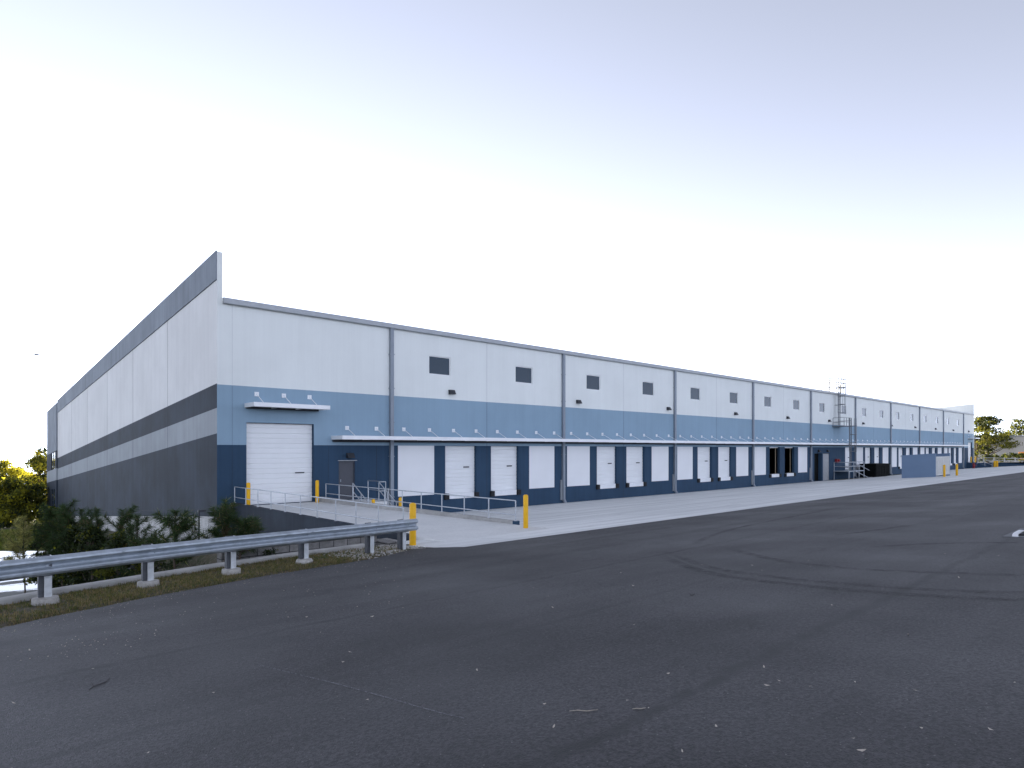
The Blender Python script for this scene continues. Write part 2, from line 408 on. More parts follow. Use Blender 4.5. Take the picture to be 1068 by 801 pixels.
# ------------------------------------------------------------------ warehouse
FY = 32.2; XL, XR = 10.35, 162.5; FLOOR = -1.315; EAVE = 8.75; YB = 86.; BAY = 14.85; B0 = 19.82
def G(c): return lambda y: c - SHEAR * (y - FY)        # a course of the end walls, sheared down like the ground
wh = thing('warehouse', (XL, FY, P(FY)), 'long white and blue warehouse with a row of dock doors under a canopy', 'warehouse')
holes = []   # x0,x1,z0,z1,depth
BIG = (11.5, 15.05, FLOOR, 2.86)
holes.append((*BIG, .3)); holes.append((16.5, 17.5, FLOOR, .86, .16))
doors, panels, wins, opened = [], [], [], []
for b in range(9):
    o = B0 + BAY * b
    pn = [(.5, 3.14), (11.37, 13.98)]; dr = [(3.98, 6.52), (7.79, 10.33)]
    if b == 4: pn = []; dr = [(11.3, 13.7)]
    for a, c in pn: panels.append((o + a, o + c)); holes.append((o + a, o + c, FLOOR, 1.728, .03))
    for a, c in dr:
        (opened if b == 3 else doors).append((o + a, o + c)); holes.append((o + a, o + c, FLOOR, 1.728, .26))
    for a in (2.74, 10.05): wins.append(o + a); holes.append((o + a, o + a + 1.66, 6.17, 7.33, .14))
ELX = (B0 + 4 * BAY + 1.2, B0 + 4 * BAY + 3.5, B0 + 4 * BAY + 3.9, B0 + 4 * BAY + 5.9)
holes.append((ELX[0], ELX[1], P(FY) + .02, .95, .5)); holes.append((ELX[2], ELX[3], P(FY) + .02, .95, .12))
BIG2 = (157.6, 161.0, FLOOR, 2.86); holes.append((*BIG2, .3))
xc = sorted({XL, XR, *[h[0] for h in holes], *[h[1] for h in holes], *[B0 + BAY * i / 2 for i in range(20) if B0 + BAY * i / 2 < XR]})
zc = sorted({-2.75, EAVE, 1.73, 4.67, *[h[2] for h in holes], *[h[3] for h in holes]})
mb = MB()
for x0, x1 in zip(xc, xc[1:]):
    hs = [h for h in holes if h[0] <= x0 + 1e-6 and h[1] >= x1 - 1e-6]
    for z0, z1 in zip(zc, zc[1:]):
        if any(h[2] <= z0 + 1e-6 and h[3] >= z1 - 1e-6 for h in hs): continue
        m = 0 if z0 >= 4.669 else 1 if z0 >= 1.729 else 2
        mb.face([(x0, FY, z0), (x1, FY, z0), (x1, FY, z1), (x0, FY, z1)], m)
for x0, x1, z0, z1, d in holes:
    m = 0 if z0 > 4.6 else 2
    mb.face([(x0, FY, z0), (x0, FY, z1), (x0, FY + d, z1), (x0, FY + d, z0)], m); mb.face([(x1, FY, z1), (x1, FY, z0), (x1, FY + d, z0), (x1, FY + d, z1)], m)
    mb.face([(x0, FY, z1), (x1, FY, z1), (x1, FY + d, z1), (x0, FY + d, z1)], m); mb.face([(x0, FY, z0), (x0, FY + d, z0), (x1, FY + d, z0), (x1, FY, z0)], m)
# caulked panel joints, a few mm proud
for i in range(20):
    x = B0 + BAY * (i / 2)
    if i % 2 == 1 and x < XR:
        mb.box(x - .011, x + .011, FY - .003, FY + .01, 4.69, EAVE, 4); mb.box(x - .011, x + .011, FY - .003, FY + .01, -2.6, 4.65, 3)
mb.box(10.806, 10.815, FY - .003, FY + .01, -2.6, 4.65, 3); mb.box(10.806, 10.815, FY - .003, FY + .01, 4.69, EAVE, 4)
mb.box(18.86, 18.88, FY - .003, FY + .01, -2.6, 1.70, 3); mb.box(15.9, 15.915, FY - .003, FY + .01, -2.6, 1.70, 3)
mb.build('front_wall', ['front_white_paint', 'front_blue_paint', 'front_dark_blue_paint', 'sealant', 'sealant_light'], wh)
# end walls
GW = [(-1.74, 2.29, 3), (2.29, 3.53, 2), (3.53, 4.72, 3), (4.72, 9.74, 0), (9.74, 11.12, 1)]
gm = ['gable_white_paint', 'gable_grey_paint', 'gable_mid_grey_paint', 'gable_dark_paint', 'sealant', 'front_white_paint', 'front_blue_paint', 'front_dark_blue_paint', 'concrete_plinth']
mb = MB(); x0, x1 = 10.10, 10.35
jy = [FY + 8.8 * i for i in range(7)] + [YB]
for a, b in zip(jy, jy[1:]):
    for z0, z1, m in GW:
        mb.face([(x0, b, G(z0)(b)), (x0, a, G(z0)(a)), (x0, a, G(z1)(a)), (x0, b, G(z1)(b))], m)
        mb.face([(x1, a, G(z0)(a)), (x1, b, G(z0)(b)), (x1, b, G(z1)(b)), (x1, a, G(z1)(a))], 0)
    mb.face([(x0, a, G(11.12)(a)), (x1, a, G(11.12)(a)), (x1, b, G(11.12)(b)), (x0, b, G(11.12)(b))], 1)
    if a > FY + 1: mb.ybox(x0 - .004, x0 + .01, a - .012, a + .012, G(-1.74), G(11.1), 4)
    mb.ybox(x0 - .004, x0 + .01, a + .013, b - .013, G(-1.375), G(-1.35), 4)
    mb.ybox(x0 - .05, x0, a, b, G(9.755), G(11.16), 1)          # parapet band stands 5 cm proud
for z0, z1, m in [(-2.75, 1.73, 7), (1.73, 4.67, 6), (4.67, 11.12, 5)]:
    mb.face([(x0, FY, z0), (x1, FY, z0), (x1, FY, z1), (x0, FY, z1)], m)
mb.ybox(x0 + .02, x1, FY + .001, YB, G(-5.2), G(-1.745), 8)
mb.build('gable_wall', gm, wh)
mb = MB(); mb.ybox(XR, XR + .25, FY, YB, G(-4), G(11.05), 0); mb.build('gable_wall', ['front_white_paint'], wh)
# far office end of the long side wall with its corner windows
mb = MB(); xo = 10.0
zz = [(-5.5, -.9, 3), (-.9, 1.35, 3), (1.35, 2.29, 3), (2.29, 3.60, 2), (3.60, 5.6, 3), (5.6, 10.9, 1)]
ya, yb = YB + .02, 94.2
for z0, z1, m in zz:
    if z0 in (-.9, 3.60):
        for a, b in ((ya, 87.2), (90.6, yb)): mb.ybox(xo, XL, a, b, G(z0), G(z1), m)
    else: mb.ybox(xo, XL, ya, yb, G(z0), G(z1), m)
mb.build('office_end_wall', gm, wh)
for z0, z1 in ((-.9, 1.35), (3.60, 5.6)):
    pn = MB(); pn.ybox(xo + .08, xo + .10, 87.21, 90.59, G(z0), G(z1)); f = pn.build('window', 'window_glass', wh)
    for a, b in ((87.2, 87.28), (88.85, 88.95), (90.52, 90.6)):
        fr = MB(); fr.ybox(xo + .03, xo + .079, a, b, G(z0), G(z1)); fr.build('mullion', 'dark_steel', f)
# roof, rear wall, floor slab
mb = MB(); mb.ybox(XL, XR, FY + .05, 94, G(8.55), G(8.72)); mb.build('roof', 'roof_membrane', wh)
mb = MB(); mb.box(XL, XR, 94, 94.3, -9, 3.6); mb.build('rear_wall', 'gable_white_paint', wh)
mb = MB(); mb.ybox(XL, XR, FY + .55, 94, G(FLOOR - .3), G(FLOOR)); mb.build('floor_slab', 'interior_dark', wh)
mb = MB(); mb.box(XL + .1, XR - .1, FY + 12, FY + 12.2, -3, 7.6); mb.build('inner_wall', 'interior_dark', wh)
mb = MB(); gp = [(0, .0), (-.17, .0), (-.21, .03), (-.21, .27), (-.18, .29), (0, .29)]
mb.prof([(XL + .003, FY, 8.62), (XR, FY, 8.62)], gp, lambda j: (Vector((0, 1, 0)), Vector((0, 0, 1))))
mb.build('gutter', 'gutter_metal', wh)
# sectional door meshes (profile extruded across the width)
def door_mesh(name, w, h, nsec):
    m = MB(); sh = h / nsec; pr = []
    for i in range(nsec):
        z = i * sh
        pr += [(.030, z), (0, z + .022), (0, z + sh * .5 - .03), (.022, z + sh * .5 - .012), (.022, z + sh * .5 + .012), (0, z + sh * .5 + .03), (0, z + sh - .022), (.030, z + sh - .0005)]
    m.prof([(0, 0, 0), (w, 0, 0)], [(a, b) for a, b in pr] + [(.06, h), (.06, 0)], lambda j: (Vector((0, 1, 0)), Vector((0, 0, 1))))
    return m.mesh(name, 'door_white')
bx = lambda *a: MB().box(*a)
DW = doors[0][1] - doors[0][0]
dm = door_mesh('dock_door', DW - .02, 3.03, 6); bigm = door_mesh('drive_in_door', 3.53, 4.16, 8)
hm = bx(0, .46, -.04, 0, 0, .075).mesh('handle', 'black_rubber')
bum = bx(0, .32, -.15, 0, -.04, .32).mesh('dock_bumper', 'black_rubber')
lip = MB(); lip.box(.24, DW - .24, -.06, -.002, -.04, .30); lip.box(.24, DW - .24, -.06, .22, .301, .312); lip = lip.mesh('dock_leveler_lip', 'white_steel')
frm = MB(); frm.box(0, .05, -.005, .05, 0, 3.03); frm = frm.mesh('door_track', 'white_steel')
def dockset(x0, z=FLOOR):
    pass
for x0, x1 in doors + opened:
    W = x1 - x0; isopen = (x0, x1) in opened
    if isopen:
        m = MB(); m.box(0, W - .02, .0, .06, 2.93, 3.03); d = inst('dock_door', m.mesh('dock_door', 'door_white'), (x0 + .01, FY + .20, FLOOR + .003), wh)
        d['label'] = 'dock door rolled up, opening dark'
        tr_ = inst('door_track', bx(0, .05, -.03, .03, 0, 2.9).mesh('door_track', 'timber_tan'), (x1 - .42, FY + .32, FLOOR + .01), d)
    else:
        d = inst('dock_door', dm if abs(W - DW) < .01 else door_mesh('dock_door', W - .02, 3.03, 6), (x0 + .01, FY + .20, FLOOR + .003), wh)
        inst('handle', hm, (x0 + W * .63, FY + .195, FLOOR + 1.62), d)
    if abs(W - DW) < .01:
        inst('dock_leveler_lip', lip, (x0, FY, FLOOR - .30), wh)
        inst('dock_bumper', bum, (x0 - .1, FY - .001, FLOOR - .32), wh); inst('dock_bumper', bum, (x1 - .2, FY - .001, FLOOR - .32), wh)
for bg in (BIG, BIG2):
    d = inst('drive_in_door', bigm, (bg[0] + .01, FY + .22, FLOOR + .006), wh)
    inst('handle', bx(0, .5, -.035, 0, 0, .06).mesh('handle', 'dark_steel'), (bg[0] + 2.6, FY + .215, FLOOR + 1.55), d)
pmesh = {}
for x0, x1 in panels:
    key = round(x1 - x0, 2)
    if key not in pmesh: pmesh[key] = bx(0, x1 - x0, 0, .05, 0, 3.043).mesh('knockout_panel', 'panel_white')
    inst('knockout_panel', pmesh[key], (x0, FY + .016, FLOOR), wh)
# personnel door
m = MB(); m.box(16.5, 16.56, FY + .06, FY + .15, FLOOR, .86); m.box(17.44, 17.5, FY + .06, FY + .15, FLOOR, .86); m.box(16.56, 17.44, FY + .06, FY + .15, .79, .86)
m.box(16.45, 17.6, FY - .06, FY - .003, .865, .90, 1)
fr = m.build('door_frame', ['door_frame_grey', 'gutter_metal'], wh)
m = MB(); m.box(16.565, 17.435, FY + .10, FY + .14, FLOOR + .01, .785); d = m.build('personnel_door', 'door_grey', wh)
m = MB(); m.box(16.63, 16.66, FY + .04, FY + .098, -.30, -.16); m.build('handle', 'galvanised', d)
# electrical room doors
m = MB(); m.box(ELX[0] + .02, ELX[1] - .02, FY + .42, FY + .48, P(FY) + .03, .90); m.build('utility_door', 'dumpster_black', wh)['label'] = 'dark tall utility door set deep'
m = MB(); m.box(ELX[2] + .02, ELX[3] - .02, FY + .06, FY + .11, P(FY) + .03, .90); m.build('utility_door', 'light_grey_door', wh)['label'] = 'light grey utility door'
# windows
wf = MB(); wf.box(0, 1.66, .05, .12, 0, .05); wf.box(0, 1.66, .05, .12, 1.11, 1.16); wf.box(0, .05, .05, .12, .05, 1.11); wf.box(1.61, 1.66, .05, .12, .05, 1.11)
wf = wf.mesh('window', 'white_steel'); wp = bx(.05, 1.61, .08, .10, .05, 1.11).mesh('pane', 'window_glass')
for i, x in enumerate(wins):
    f = inst('window', wf, (x, FY, 6.17), wh); inst('pane', wp, (x, FY, 6.17), f)
# downspouts
sp = MB(); hgt = 8.62 - P(FY)
sp.box(-.11, .11, -.19, -.012, .30, hgt); sp.hexa([(-.11, -.36, .05), (.11, -.36, .05), (.11, -.21, .05), (-.11, -.21, .05)], [(-.11, -.19, .30), (.11, -.19, .30), (.11, -.012, .30), (-.11, -.012, .30)])
for z in (1.2, 3.6, 5.6, 7.6, 9.6): sp.box(-.15, .15, -.195, -.004, z, z + .05)
sp = sp.mesh('downspout', 'downspout_metal'); gd = MB(); gd.box(-.27, -.20, -.16, -.004, .25, 1.75); gd = gd.mesh('conduit', 'gutter_metal')
for i in range(10):
    x = B0 + BAY * i; d = inst('downspout', sp, (x, FY, P(FY)), wh); inst('conduit', gd, (x, FY, P(FY)), d)
# wall lights
wl = MB(); wl.hexa([(-.20, -.30, 0), (.20, -.30, 0), (.20, -.003, 0), (-.20, -.003, 0)], [(-.20, -.14, .28), (.20, -.14, .28), (.20, -.003, .28), (-.20, -.003, .28)])
wl = wl.mesh('wall_light', 'dark_steel')
for i in range(12): inst('wall_light', wl, (24.25 + 12.13 * i, FY, 5.0), wh)
inst('wall_light', wl, (17.15, FY, 1.02), wh)
inst('wall_light', wl, (ELX[1] - 1.1, FY, 1.12), wh); inst('wall_light', wl, (ELX[3] - .7, FY, 1.12), wh)
# canopies with tie rods
def canopy(x0, x1, z, xs_, ph):
    m = MB(); yf = FY - 1.25
    m.box(x0, x1, yf, FY - .004, z + .05, z + .10)
    m.box(x0, x1, yf - .05, yf - .001, z, z + .21)
    m.box(x0 - .05, x0 - .001, yf - .05, FY - .004, z, z + .21); m.box(x1 + .001, x1 + .05, yf - .05, FY - .004, z, z + .21)
    m.box(x0 + .02, x1 - .02, FY - .10, FY - .004, z - (.13 if x1 - x0 > 9 else .05), z + .049, 1)  # dark ledger strip added for the contact shade under the canopy
    nrib = int((x1 - x0) / 1.86)
    for i in range(1, nrib + 1):
        x = x0 + i * (x1 - x0) / (nrib + 1); m.box(x - .03, x + .03, yf + .001, FY - .006, z + .003, z + .048)
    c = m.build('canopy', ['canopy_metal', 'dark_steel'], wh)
    r = MB(); r.box(-.11, .11, -.03, -.003, -.11, .11); r.tube([(0, -.03, 0), (0, -1.05, z + .16 - ph)], .017, 6); r.box(-.05, .05, -1.1, -1.0, z + .10 - ph, z + .17 - ph)
    r.box(-.022, .022, -.045, -.03, -.022, .022, 1)
    r = r.mesh('tie_rod', ['white_steel', 'rail_pipe'])
    for x in xs_: inst('tie_rod', r, (x, FY, ph), c)
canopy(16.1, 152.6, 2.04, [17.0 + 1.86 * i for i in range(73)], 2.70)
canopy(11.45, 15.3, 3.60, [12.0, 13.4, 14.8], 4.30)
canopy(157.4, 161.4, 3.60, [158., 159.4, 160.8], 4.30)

# ------------------------------------------------------------------ drive-in ramps, railings, stairs
def ramp(x0, x1, label, yend=14.8):
    rt = thing('loading_ramp', ((x0 + x1) / 2, 24, P(24)), label, 'ramp')
    zt = lambda y: FLOOR - .005 + (P(yend) + .012 - FLOOR) * (FY - y) / (FY - yend)
    m = MB(); m.ybox(x0 + .2, x1 - .2, yend, FY - .004, lambda y: min(P(y), zt(y)) - .35, zt); m.build('ramp_deck', 'ramp_concrete', rt)
    ct = lambda y: -1.115 + .0 * y
    ye = 16.4
    m = MB(); m.ybox(x0, x0 + .2, ye, FY - .004, lambda y: P(y) - .6, ct)
    for q in range(1, 5): m.ybox(x0 - .003, x0, FY - q * 3.7 - .01, FY - q * 3.7 + .01, lambda y: P(y) - .5, lambda y: ct(y) - .02, 1)
    m.build('ramp_wall', ['gable_dark_paint', 'sealant'], rt)
    m = MB(); m.ybox(x1 - .2, x1, ye + .25, FY - .004, lambda y: P(y) - .3, lambda y: -1.06)
    m.box(x1 - .205, x1 + .005, ye + .1, ye + .249, P(ye) - .1, -1.055, 1)
    m.build('ramp_curb', ['curb_concrete', 'front_dark_blue_paint'], rt)
    return rt
ramp(10.76, 15.5, 'pale concrete ramp with dark side wall climbing to the big white door')
def railing(x, ysr, z0, label, gap=None, mats='rail_pipe', zt=-.33, zm=-.84):
    rl = thing('pipe_railing', (x, ysr[0], z0), label, 'railing', 'pipe railings of the ramps')
    for y in ysr:
        m = MB(); m.tube([(x, y, z0), (x, y, zt)], .022, 8); m.tube([(x, y, z0 + .001), (x, y, z0 + .015)], .06, 8); m.build('post', mats, rl)
    runs = [ysr] if not gap else [[y for y in ysr if y > gap[1] - .1], [y for y in ysr if y < gap[0] + .1]]
    for r in runs:
        for z in (zt, zm):
            m = MB(); m.tube([(x, r[0], z), (x, r[-1], z)], .021, 8)
            for y in r[2::3]: m.tube([(x, y - .3, z), (x, y - .18, z)], .026, 8)
            m.build('top_rail' if z == zt else 'mid_rail', mats, rl)
    return rl
railing(10.86, [32.0 - 1.51 * i for i in range(11)], -1.115, 'thin grey pipe railing on the dark ramp wall nearest the guardrail')
railing(15.4, [31.5 - 1.49 * i for i in range(11)], -1.06, 'grey pipe railing on the low curb between ramp and dock apron')
# personnel stairs
st = thing('door_stair', (16.9, 30, P(30)), 'concrete landing and steps with steel handrails below the grey personnel door', 'stairs')
m = MB(); m.ybox(15.75, 18.2, 29.9, FY - .004, lambda y: P(y) - .1, lambda y: FLOOR - .01); m.build('landing', 'ramp_concrete', st)
m = MB(); nst = 5; run = .32
for i in range(nst):
    ztop = FLOOR - .01 - (i + 1) * (FLOOR - P(28.3)) / (nst + 1); m.box(16.1, 17.75, 29.9 - (i + 1) * run, 29.9 - i * run - .002, P(29) - .2, ztop)
m.build('steps', 'ramp_concrete', st)
for xx in (16.15, 17.7):
    m = MB(); zt0 = FLOOR + 1.05; ye = 29.9 - nst * run - .1; zb = P(ye) + .95
    for dz in (0, -.42):
        m.tube([(xx, 29.95, zt0 + dz), (xx, ye, zb + dz)], .024, 8)
    for f in (0, .5, 1):
        y = 29.95 + (ye - 29.95) * f; zz_ = zt0 + (zb - zt0) * f; m.tube([(xx, y, P(y)), (xx, y, zz_)], .024, 8)
    m.tube([(xx, ye, zb), (xx, ye - .25, zb), (xx, ye - .25, zb - .42), (xx, ye, zb - .42)], .022, 8)
    m.build('handrail', 'rail_pipe', st)
m = MB()
for z in (FLOOR + 1.05, FLOOR + .55): m.tube([(17.75, 30.0, z), (18.15, 30.0, z), (18.15, 31.9, z)], .022, 8)
for (a, b) in ((18.15, 30.), (18.15, 31.9)): m.tube([(a, b, FLOOR - .01), (a, b, FLOOR + 1.05)], .024, 8)
m.build('guard_rail', 'rail_pipe', st)

# bollards
bm_ = MB(); rr = .085; n = 20
ringz = [(0, rr), (1.17, rr)] + [(1.17 + rr * math.sin(a) * .55, rr * math.cos(a)) for a in (R(30), R(60), R(80))]
bm_.tube([(0, 0, z) for z, r in ringz], [r for z, r in ringz], n); bmesh_ = bm_.mesh('bollard', 'bollard_yellow', smooth=True)
def bollard(x, y, z, label, s=1., w=1.):
    o = inst('bollard', bmesh_, (x, y, z)); o.scale = (w, w, s); tag(o, label, 'bollard', 'yellow steel bollards')
bollard(9.86, 14.86, P(14.86) - .02, 'yellow bollard behind the free end of the guardrail', 1., 1.1)
bollard(14.85, 15.5, P(15.5) - .02, 'yellow bollard at the end of the low curb beside the apron')
bollard(11.36, 31.55, FLOOR + .0, 'yellow bollard at the left jamb of the big white door', .98, 1.1)
bollard(14.93, 31.55, FLOOR + .0, 'yellow bollard at the right jamb of the big white door', .98, 1.1)
bollard(16.0, 27.6, P(27.6), 'yellow bollard at the foot of the door stair, close to the curb')
bollard(17.75, 27.9, P(27.9), 'yellow bollard at the foot of the door stair, on the dock side')
bollard(78.0, 18.0, P(18), 'yellow bollard in front of the left enclosure gate', 1.05, 1.3)
bollard(82.6, 17.9, P(17.9), 'yellow bollard right of the blue trash enclosure', 1.05, 1.3)

# ------------------------------------------------------------------ guardrail
RP = [(-9.6, 9.9), (-5, 11.0), (.75, 12.5), (2.8, 13.2), (4.5, 13.58), (6.2, 13.75), (7.7, 13.85), (9.47, 14.11)]
def rail_y(x): return pl(RP, x)
gr = thing('guardrail', (4.5, 13.6, P(13.6)), 'galvanised W-beam guardrail on steel posts along the asphalt edge', 'guardrail')
W = [(.015, 0), (.035, .012), (.08, .045), (.083, .075), (.07, .10), (.01, .135), (.0, .156), (.01, .177), (.07, .212), (.083, .237), (.08, .267), (.035, .30), (.015, .312)]
Wp = [(-a, b) for a, b in W] + [(-a + .006, b) for a, b in W[::-1]]
joints = [9.47, 6.15, 2.85, -.6, -4.4, -9.0]
for i, (b, a) in enumerate(zip(joints, joints[1:])):
    a -= .12 if i < len(joints) - 2 else 0
    n = 10; path = []; off = .004 * (i % 2)
    for j in range(n + 1):
        x = a + (b - a) * j / n; y = rail_y(x); path.append((x, y - off, P(y) + .475))
    def fr(j, path=path):
        d = (Vector(path[min(j + 1, n)]) - Vector(path[max(j - 1, 0)])); nrm = Vector((-d.y, d.x, 0)).normalized(); return nrm, Vector((0, 0, 1))
    m = MB(); m.prof(path, Wp, fr); be = m.build('rail_beam', 'galvanised', gr)
    m2 = MB()
    for j in (1, 9):
        p = Vector(path[j]) if j == 1 else Vector(path[j])
        for dz in (.06, .25): m2.tube([p + Vector((0, -.082, dz)), p + Vector((0, -.10, dz))], .016, 6)
    m2.build('splice_bolt', 'galvanised', be)
pxs = [1.35, 2.98, 4.61, 6.29, 8.09, 9.14, -.30, -1.95, -3.6, -5.25]
for i, x in enumerate(pxs):
    y = rail_y(x); m = MB(); zt = P(y) + .79
    zt -= .03; zb_ = P(y) - .2
    m.box(x - .02, x + .085, y + .155, y + .17, zb_, zt); m.box(x + .07, x + .085, y + .171, y + .31, zb_, zt)
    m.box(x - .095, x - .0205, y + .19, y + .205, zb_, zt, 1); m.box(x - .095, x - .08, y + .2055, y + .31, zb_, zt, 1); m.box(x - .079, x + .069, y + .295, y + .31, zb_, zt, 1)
    po = m.build('post', ['post_steel', 'post_shade_steel'], gr)
    m = MB(); m.box(x - .07, x + .07, y + .006, y + .153, P(y) + .46, P(y) + .765); m.build('blockout', 'post_shade_steel', po)
    m = MB(); m.tube([(x, y + .006, P(y) + .631), (x, y - .02, P(y) + .631)], .022, 8); m.build('post_bolt', 'galvanised', po)
    if i not in (4, 5):
        m = MB(); nn = 14; pts = []
        ph = random.random() * 6
        rings = [(-.15, .19), (.03, .19), (.075, .175), (.085, .12)]
        m.tube([(x, y + .2, P(y) + z) for z, r in rings], [r * (1 + .05 * math.sin(ph + z * 30)) for z, r in rings], nn); m.build('concrete_collar', 'collar_concrete', po)
# header curb behind the verge
m = MB(); path = []
cx = [-12 + .35 * i for i in range(61)]
cp = [(x, pl(PC, x)) for x in cx if x < 9.2]
path = [(x, y, P(y) - .12) for x, y in cp]
m.prof(path, [(-.09, 0), (-.085, .2), (-.06, .225), (.06, .225), (.085, .2), (.09, 0)], lambda j: (Vector((-.28, .96, 0)), Vector((0, 0, 1))))
tag(m.build('header_curb', 'curb_concrete'), 'low pale concrete curb along the back of the grass verge', 'curb')
# block retaining wall
rw = thing('retaining_wall', (7.5, 16.4, P(16.4)), 'grey split block retaining wall behind the verge beside the ramp', 'wall')
m = MB(); m.box(5.2, 9.55, 16.28, 16.6, -2.6, -1.0); m.box(5.15, 9.6, 16.25, 16.65, -1.0, -.93); m.build('block_face', 'split_block', rw, bevel=.012)
m = MB(); m.box(9.56, 10.1, 15.75, 16.6, -2.2, -1.16); m.box(9.5, 10.3, 15.2, 15.74, -2.2, -1.24); m.build('stepped_end', 'split_block', rw, bevel=.015)
# slim post light by the wall
lp = thing('post_light', (7.9, 27.4, H(7.9, 27.4)), 'slim short post with a small box head by the gable wall', 'post')
z0 = H(7.9, 27.4); m = MB(); m.tube([(7.9, 27.4, z0), (7.9, 27.4, -.98)], .035, 8); m.build('pole', 'dark_steel', lp)
m = MB(); m.box(7.86, 8.16, 27.34, 27.46, -1.03, -.95); m.build('head', 'dark_steel', lp)

# ------------------------------------------------------------------ roof ladder, platform, dumpster, enclosure, hydrants, drain
lx = B0 + 4 * BAY + 8.0
ld = thing('caged_ladder', (lx, FY, P(FY)), 'grey caged steel roof ladder rising past the canopy to the eave', 'ladder')
def lad(x, y, z0, z1, name):
    m = MB()
    for s in (-.25, .25): m.tube([(x + s, y, z0), (x + s, y, z1)], .055, 6)
    z = z0 + .15
    while z < z1: m.tube([(x - .25, y, z), (x + .25, y, z)], .018, 5); z += .32
    for z in (z0 + .4, (z0 + z1) / 2, z1 - .4):
        for s in (-.25, .25): m.tube([(x + s, y, z), (x + s, FY if z < 8.6 else FY - .2, z)], .02, 5)
    return m.build(name, 'ladder_steel', ld)
def cage(x, y, z0, z1):
    m = MB(); hoop = [(x + .42 * math.cos(a), y - .75 * max(0, math.sin(a)) ** .8, 0) for a in [math.pi * i / 8 for i in range(9)]]
    z = z0
    while z <= z1 + .01: m.tube([(a, b, z) for a, b, _ in hoop], .045, 5); z += 1.1
    for a, b, _ in hoop[::2]: m.tube([(a, b, z0), (a, b, z1)], .022, 5)
    m.build('cage', 'ladder_steel', ld)
lad(lx - .2, FY - .5, 4.6, 9.9, 'upper_ladder'); cage(lx - .2, FY - .5, 6.2, 9.9)
lad(lx + 1.0, FY - 1.45, FLOOR, 5.6, 'lower_ladder'); cage(lx + 1.0, FY - 1.45, 1.2, 5.5)
m = MB(); m.box(lx - 1.2, lx + 1.5, FY - 1.5, FY - .01, 4.42, 4.52)
for z in (5.0, 5.55):
    m.tube([(lx - 1.15, FY - .1, z), (lx - 1.15, FY - 1.45, z), (lx + .5, FY - 1.45, z)], .03, 5)
for a, b in ((-1.15, -.1), (-1.15, -1.45), (-.3, -1.45), (.5, -1.45)): m.tube([(lx + a, FY + b, 4.5), (lx + a, FY + b, 5.55)], .03, 5)
m.build('rest_platform', 'ladder_steel', ld)
m = MB()
for z in (8.95 + .55, 8.95 + 1.15, 8.95 + 1.7):
    m.tube([(lx - 1.5, FY - .9, z), (lx - 1.5, FY + 1.2, z)], .05, 5); m.tube([(lx + .9, FY - .9, z), (lx + .9, FY + 1.2, z)], .05, 5); m.tube([(lx - 1.5, FY - .9, z), (lx + .9, FY - .9, z)], .045, 5)
for a in (-1.5, -.7, .1, .9):
    for b in ((-.9, .2, 1.2) if a in (-1.5, .9) else (-.9,)): m.tube([(lx + a, FY + b, 8.7), (lx + a, FY + b, 10.65)], .05, 5)
m.build('roof_guard', 'ladder_steel', ld)
pf = thing('access_platform', (lx + 1.5, 30.8, P(30.8)), 'galvanised stair platform with railings under the roof ladder', 'platform')
m = MB(); m.box(lx - .8, lx + 4.6, FY - 1.9, FY - .01, FLOOR - .12, FLOOR - .02); m.build('deck', 'galvanised', pf)
for a, b in ((-.8, -1.9), (.9, -1.9), (2.8, -1.9), (4.6, -1.9), (-.8, -.1), (4.6, -.1)):
    m = MB(); m.tube([(lx + a, FY + b, P(FY + b)), (lx + a, FY + b, FLOOR + 1.1)], .045, 6); m.build('post', 'rail_pipe', pf)
m = MB()
for z in (FLOOR + .55, FLOOR + 1.1):
    m.tube([(lx - .8, FY - .1, z), (lx - .8, FY - 1.9, z), (lx + 4.6, FY - 1.9, z), (lx + 4.6, FY - .1, z)], .035, 5)
m.tube([(lx + 1, FY - 1.9, FLOOR), (lx + 3.2, FY - 3., P(FY - 3))], .05, 5); m.tube([(lx + 1, FY - 1.9, FLOOR + 1.1), (lx + 3.2, FY - 3., P(FY - 3) + 1.)], .035, 5)
m.build('railing', 'rail_pipe', pf)
# red valve on wall by the platform
rv = thing('fire_valve', (lx + .2, FY, 0), 'small red fire valve box on the wall above the steel platform', 'valve')
m = MB(); m.box(lx - .35, lx + .45, FY - .30, FY - .01, -.3, .2); m.build('cabinet', 'red_paint', rv, bevel=.03)
m = MB(); m.tube([(lx + .1, FY - .3, 0), (lx + .1, FY - .5, 0)], .15, 10); m.build('outlet', 'red_paint', rv)
# dumpster
dx0, dx1, dy0, dy1 = 94.2, 99.9, 29.6, 31.6; db = P(30.6)
du = thing('dumpster', ((dx0 + dx1) / 2, 30.6, db), 'long low black dumpster standing on the apron by the dock wall', 'dumpster')
m = MB(); m.box(dx0, dx1, dy0, dy1, db + .12, db + 1.72)
for i in range(9):
    x = dx0 + .2 + i * (dx1 - dx0 - .4) / 8; m.box(x - .07, x + .07, dy0 - .04, dy0 - .001, db + .14, db + 1.6)
m.box(dx0 - .06, dx1 + .06, dy0 - .1, dy1 + .06, db + 1.722, db + 1.86); m.build('container', 'dumpster_black', du, bevel=.02)
m = MB(); m.box(dx0 + .2, dx1 - .2, dy0 + .3, dy0 + .5, db - .05, db + .12); m.box(dx0 + .2, dx1 - .2, dy1 - .5, dy1 - .3, db - .05, db + .12); m.build('skid', 'dark_steel', du)
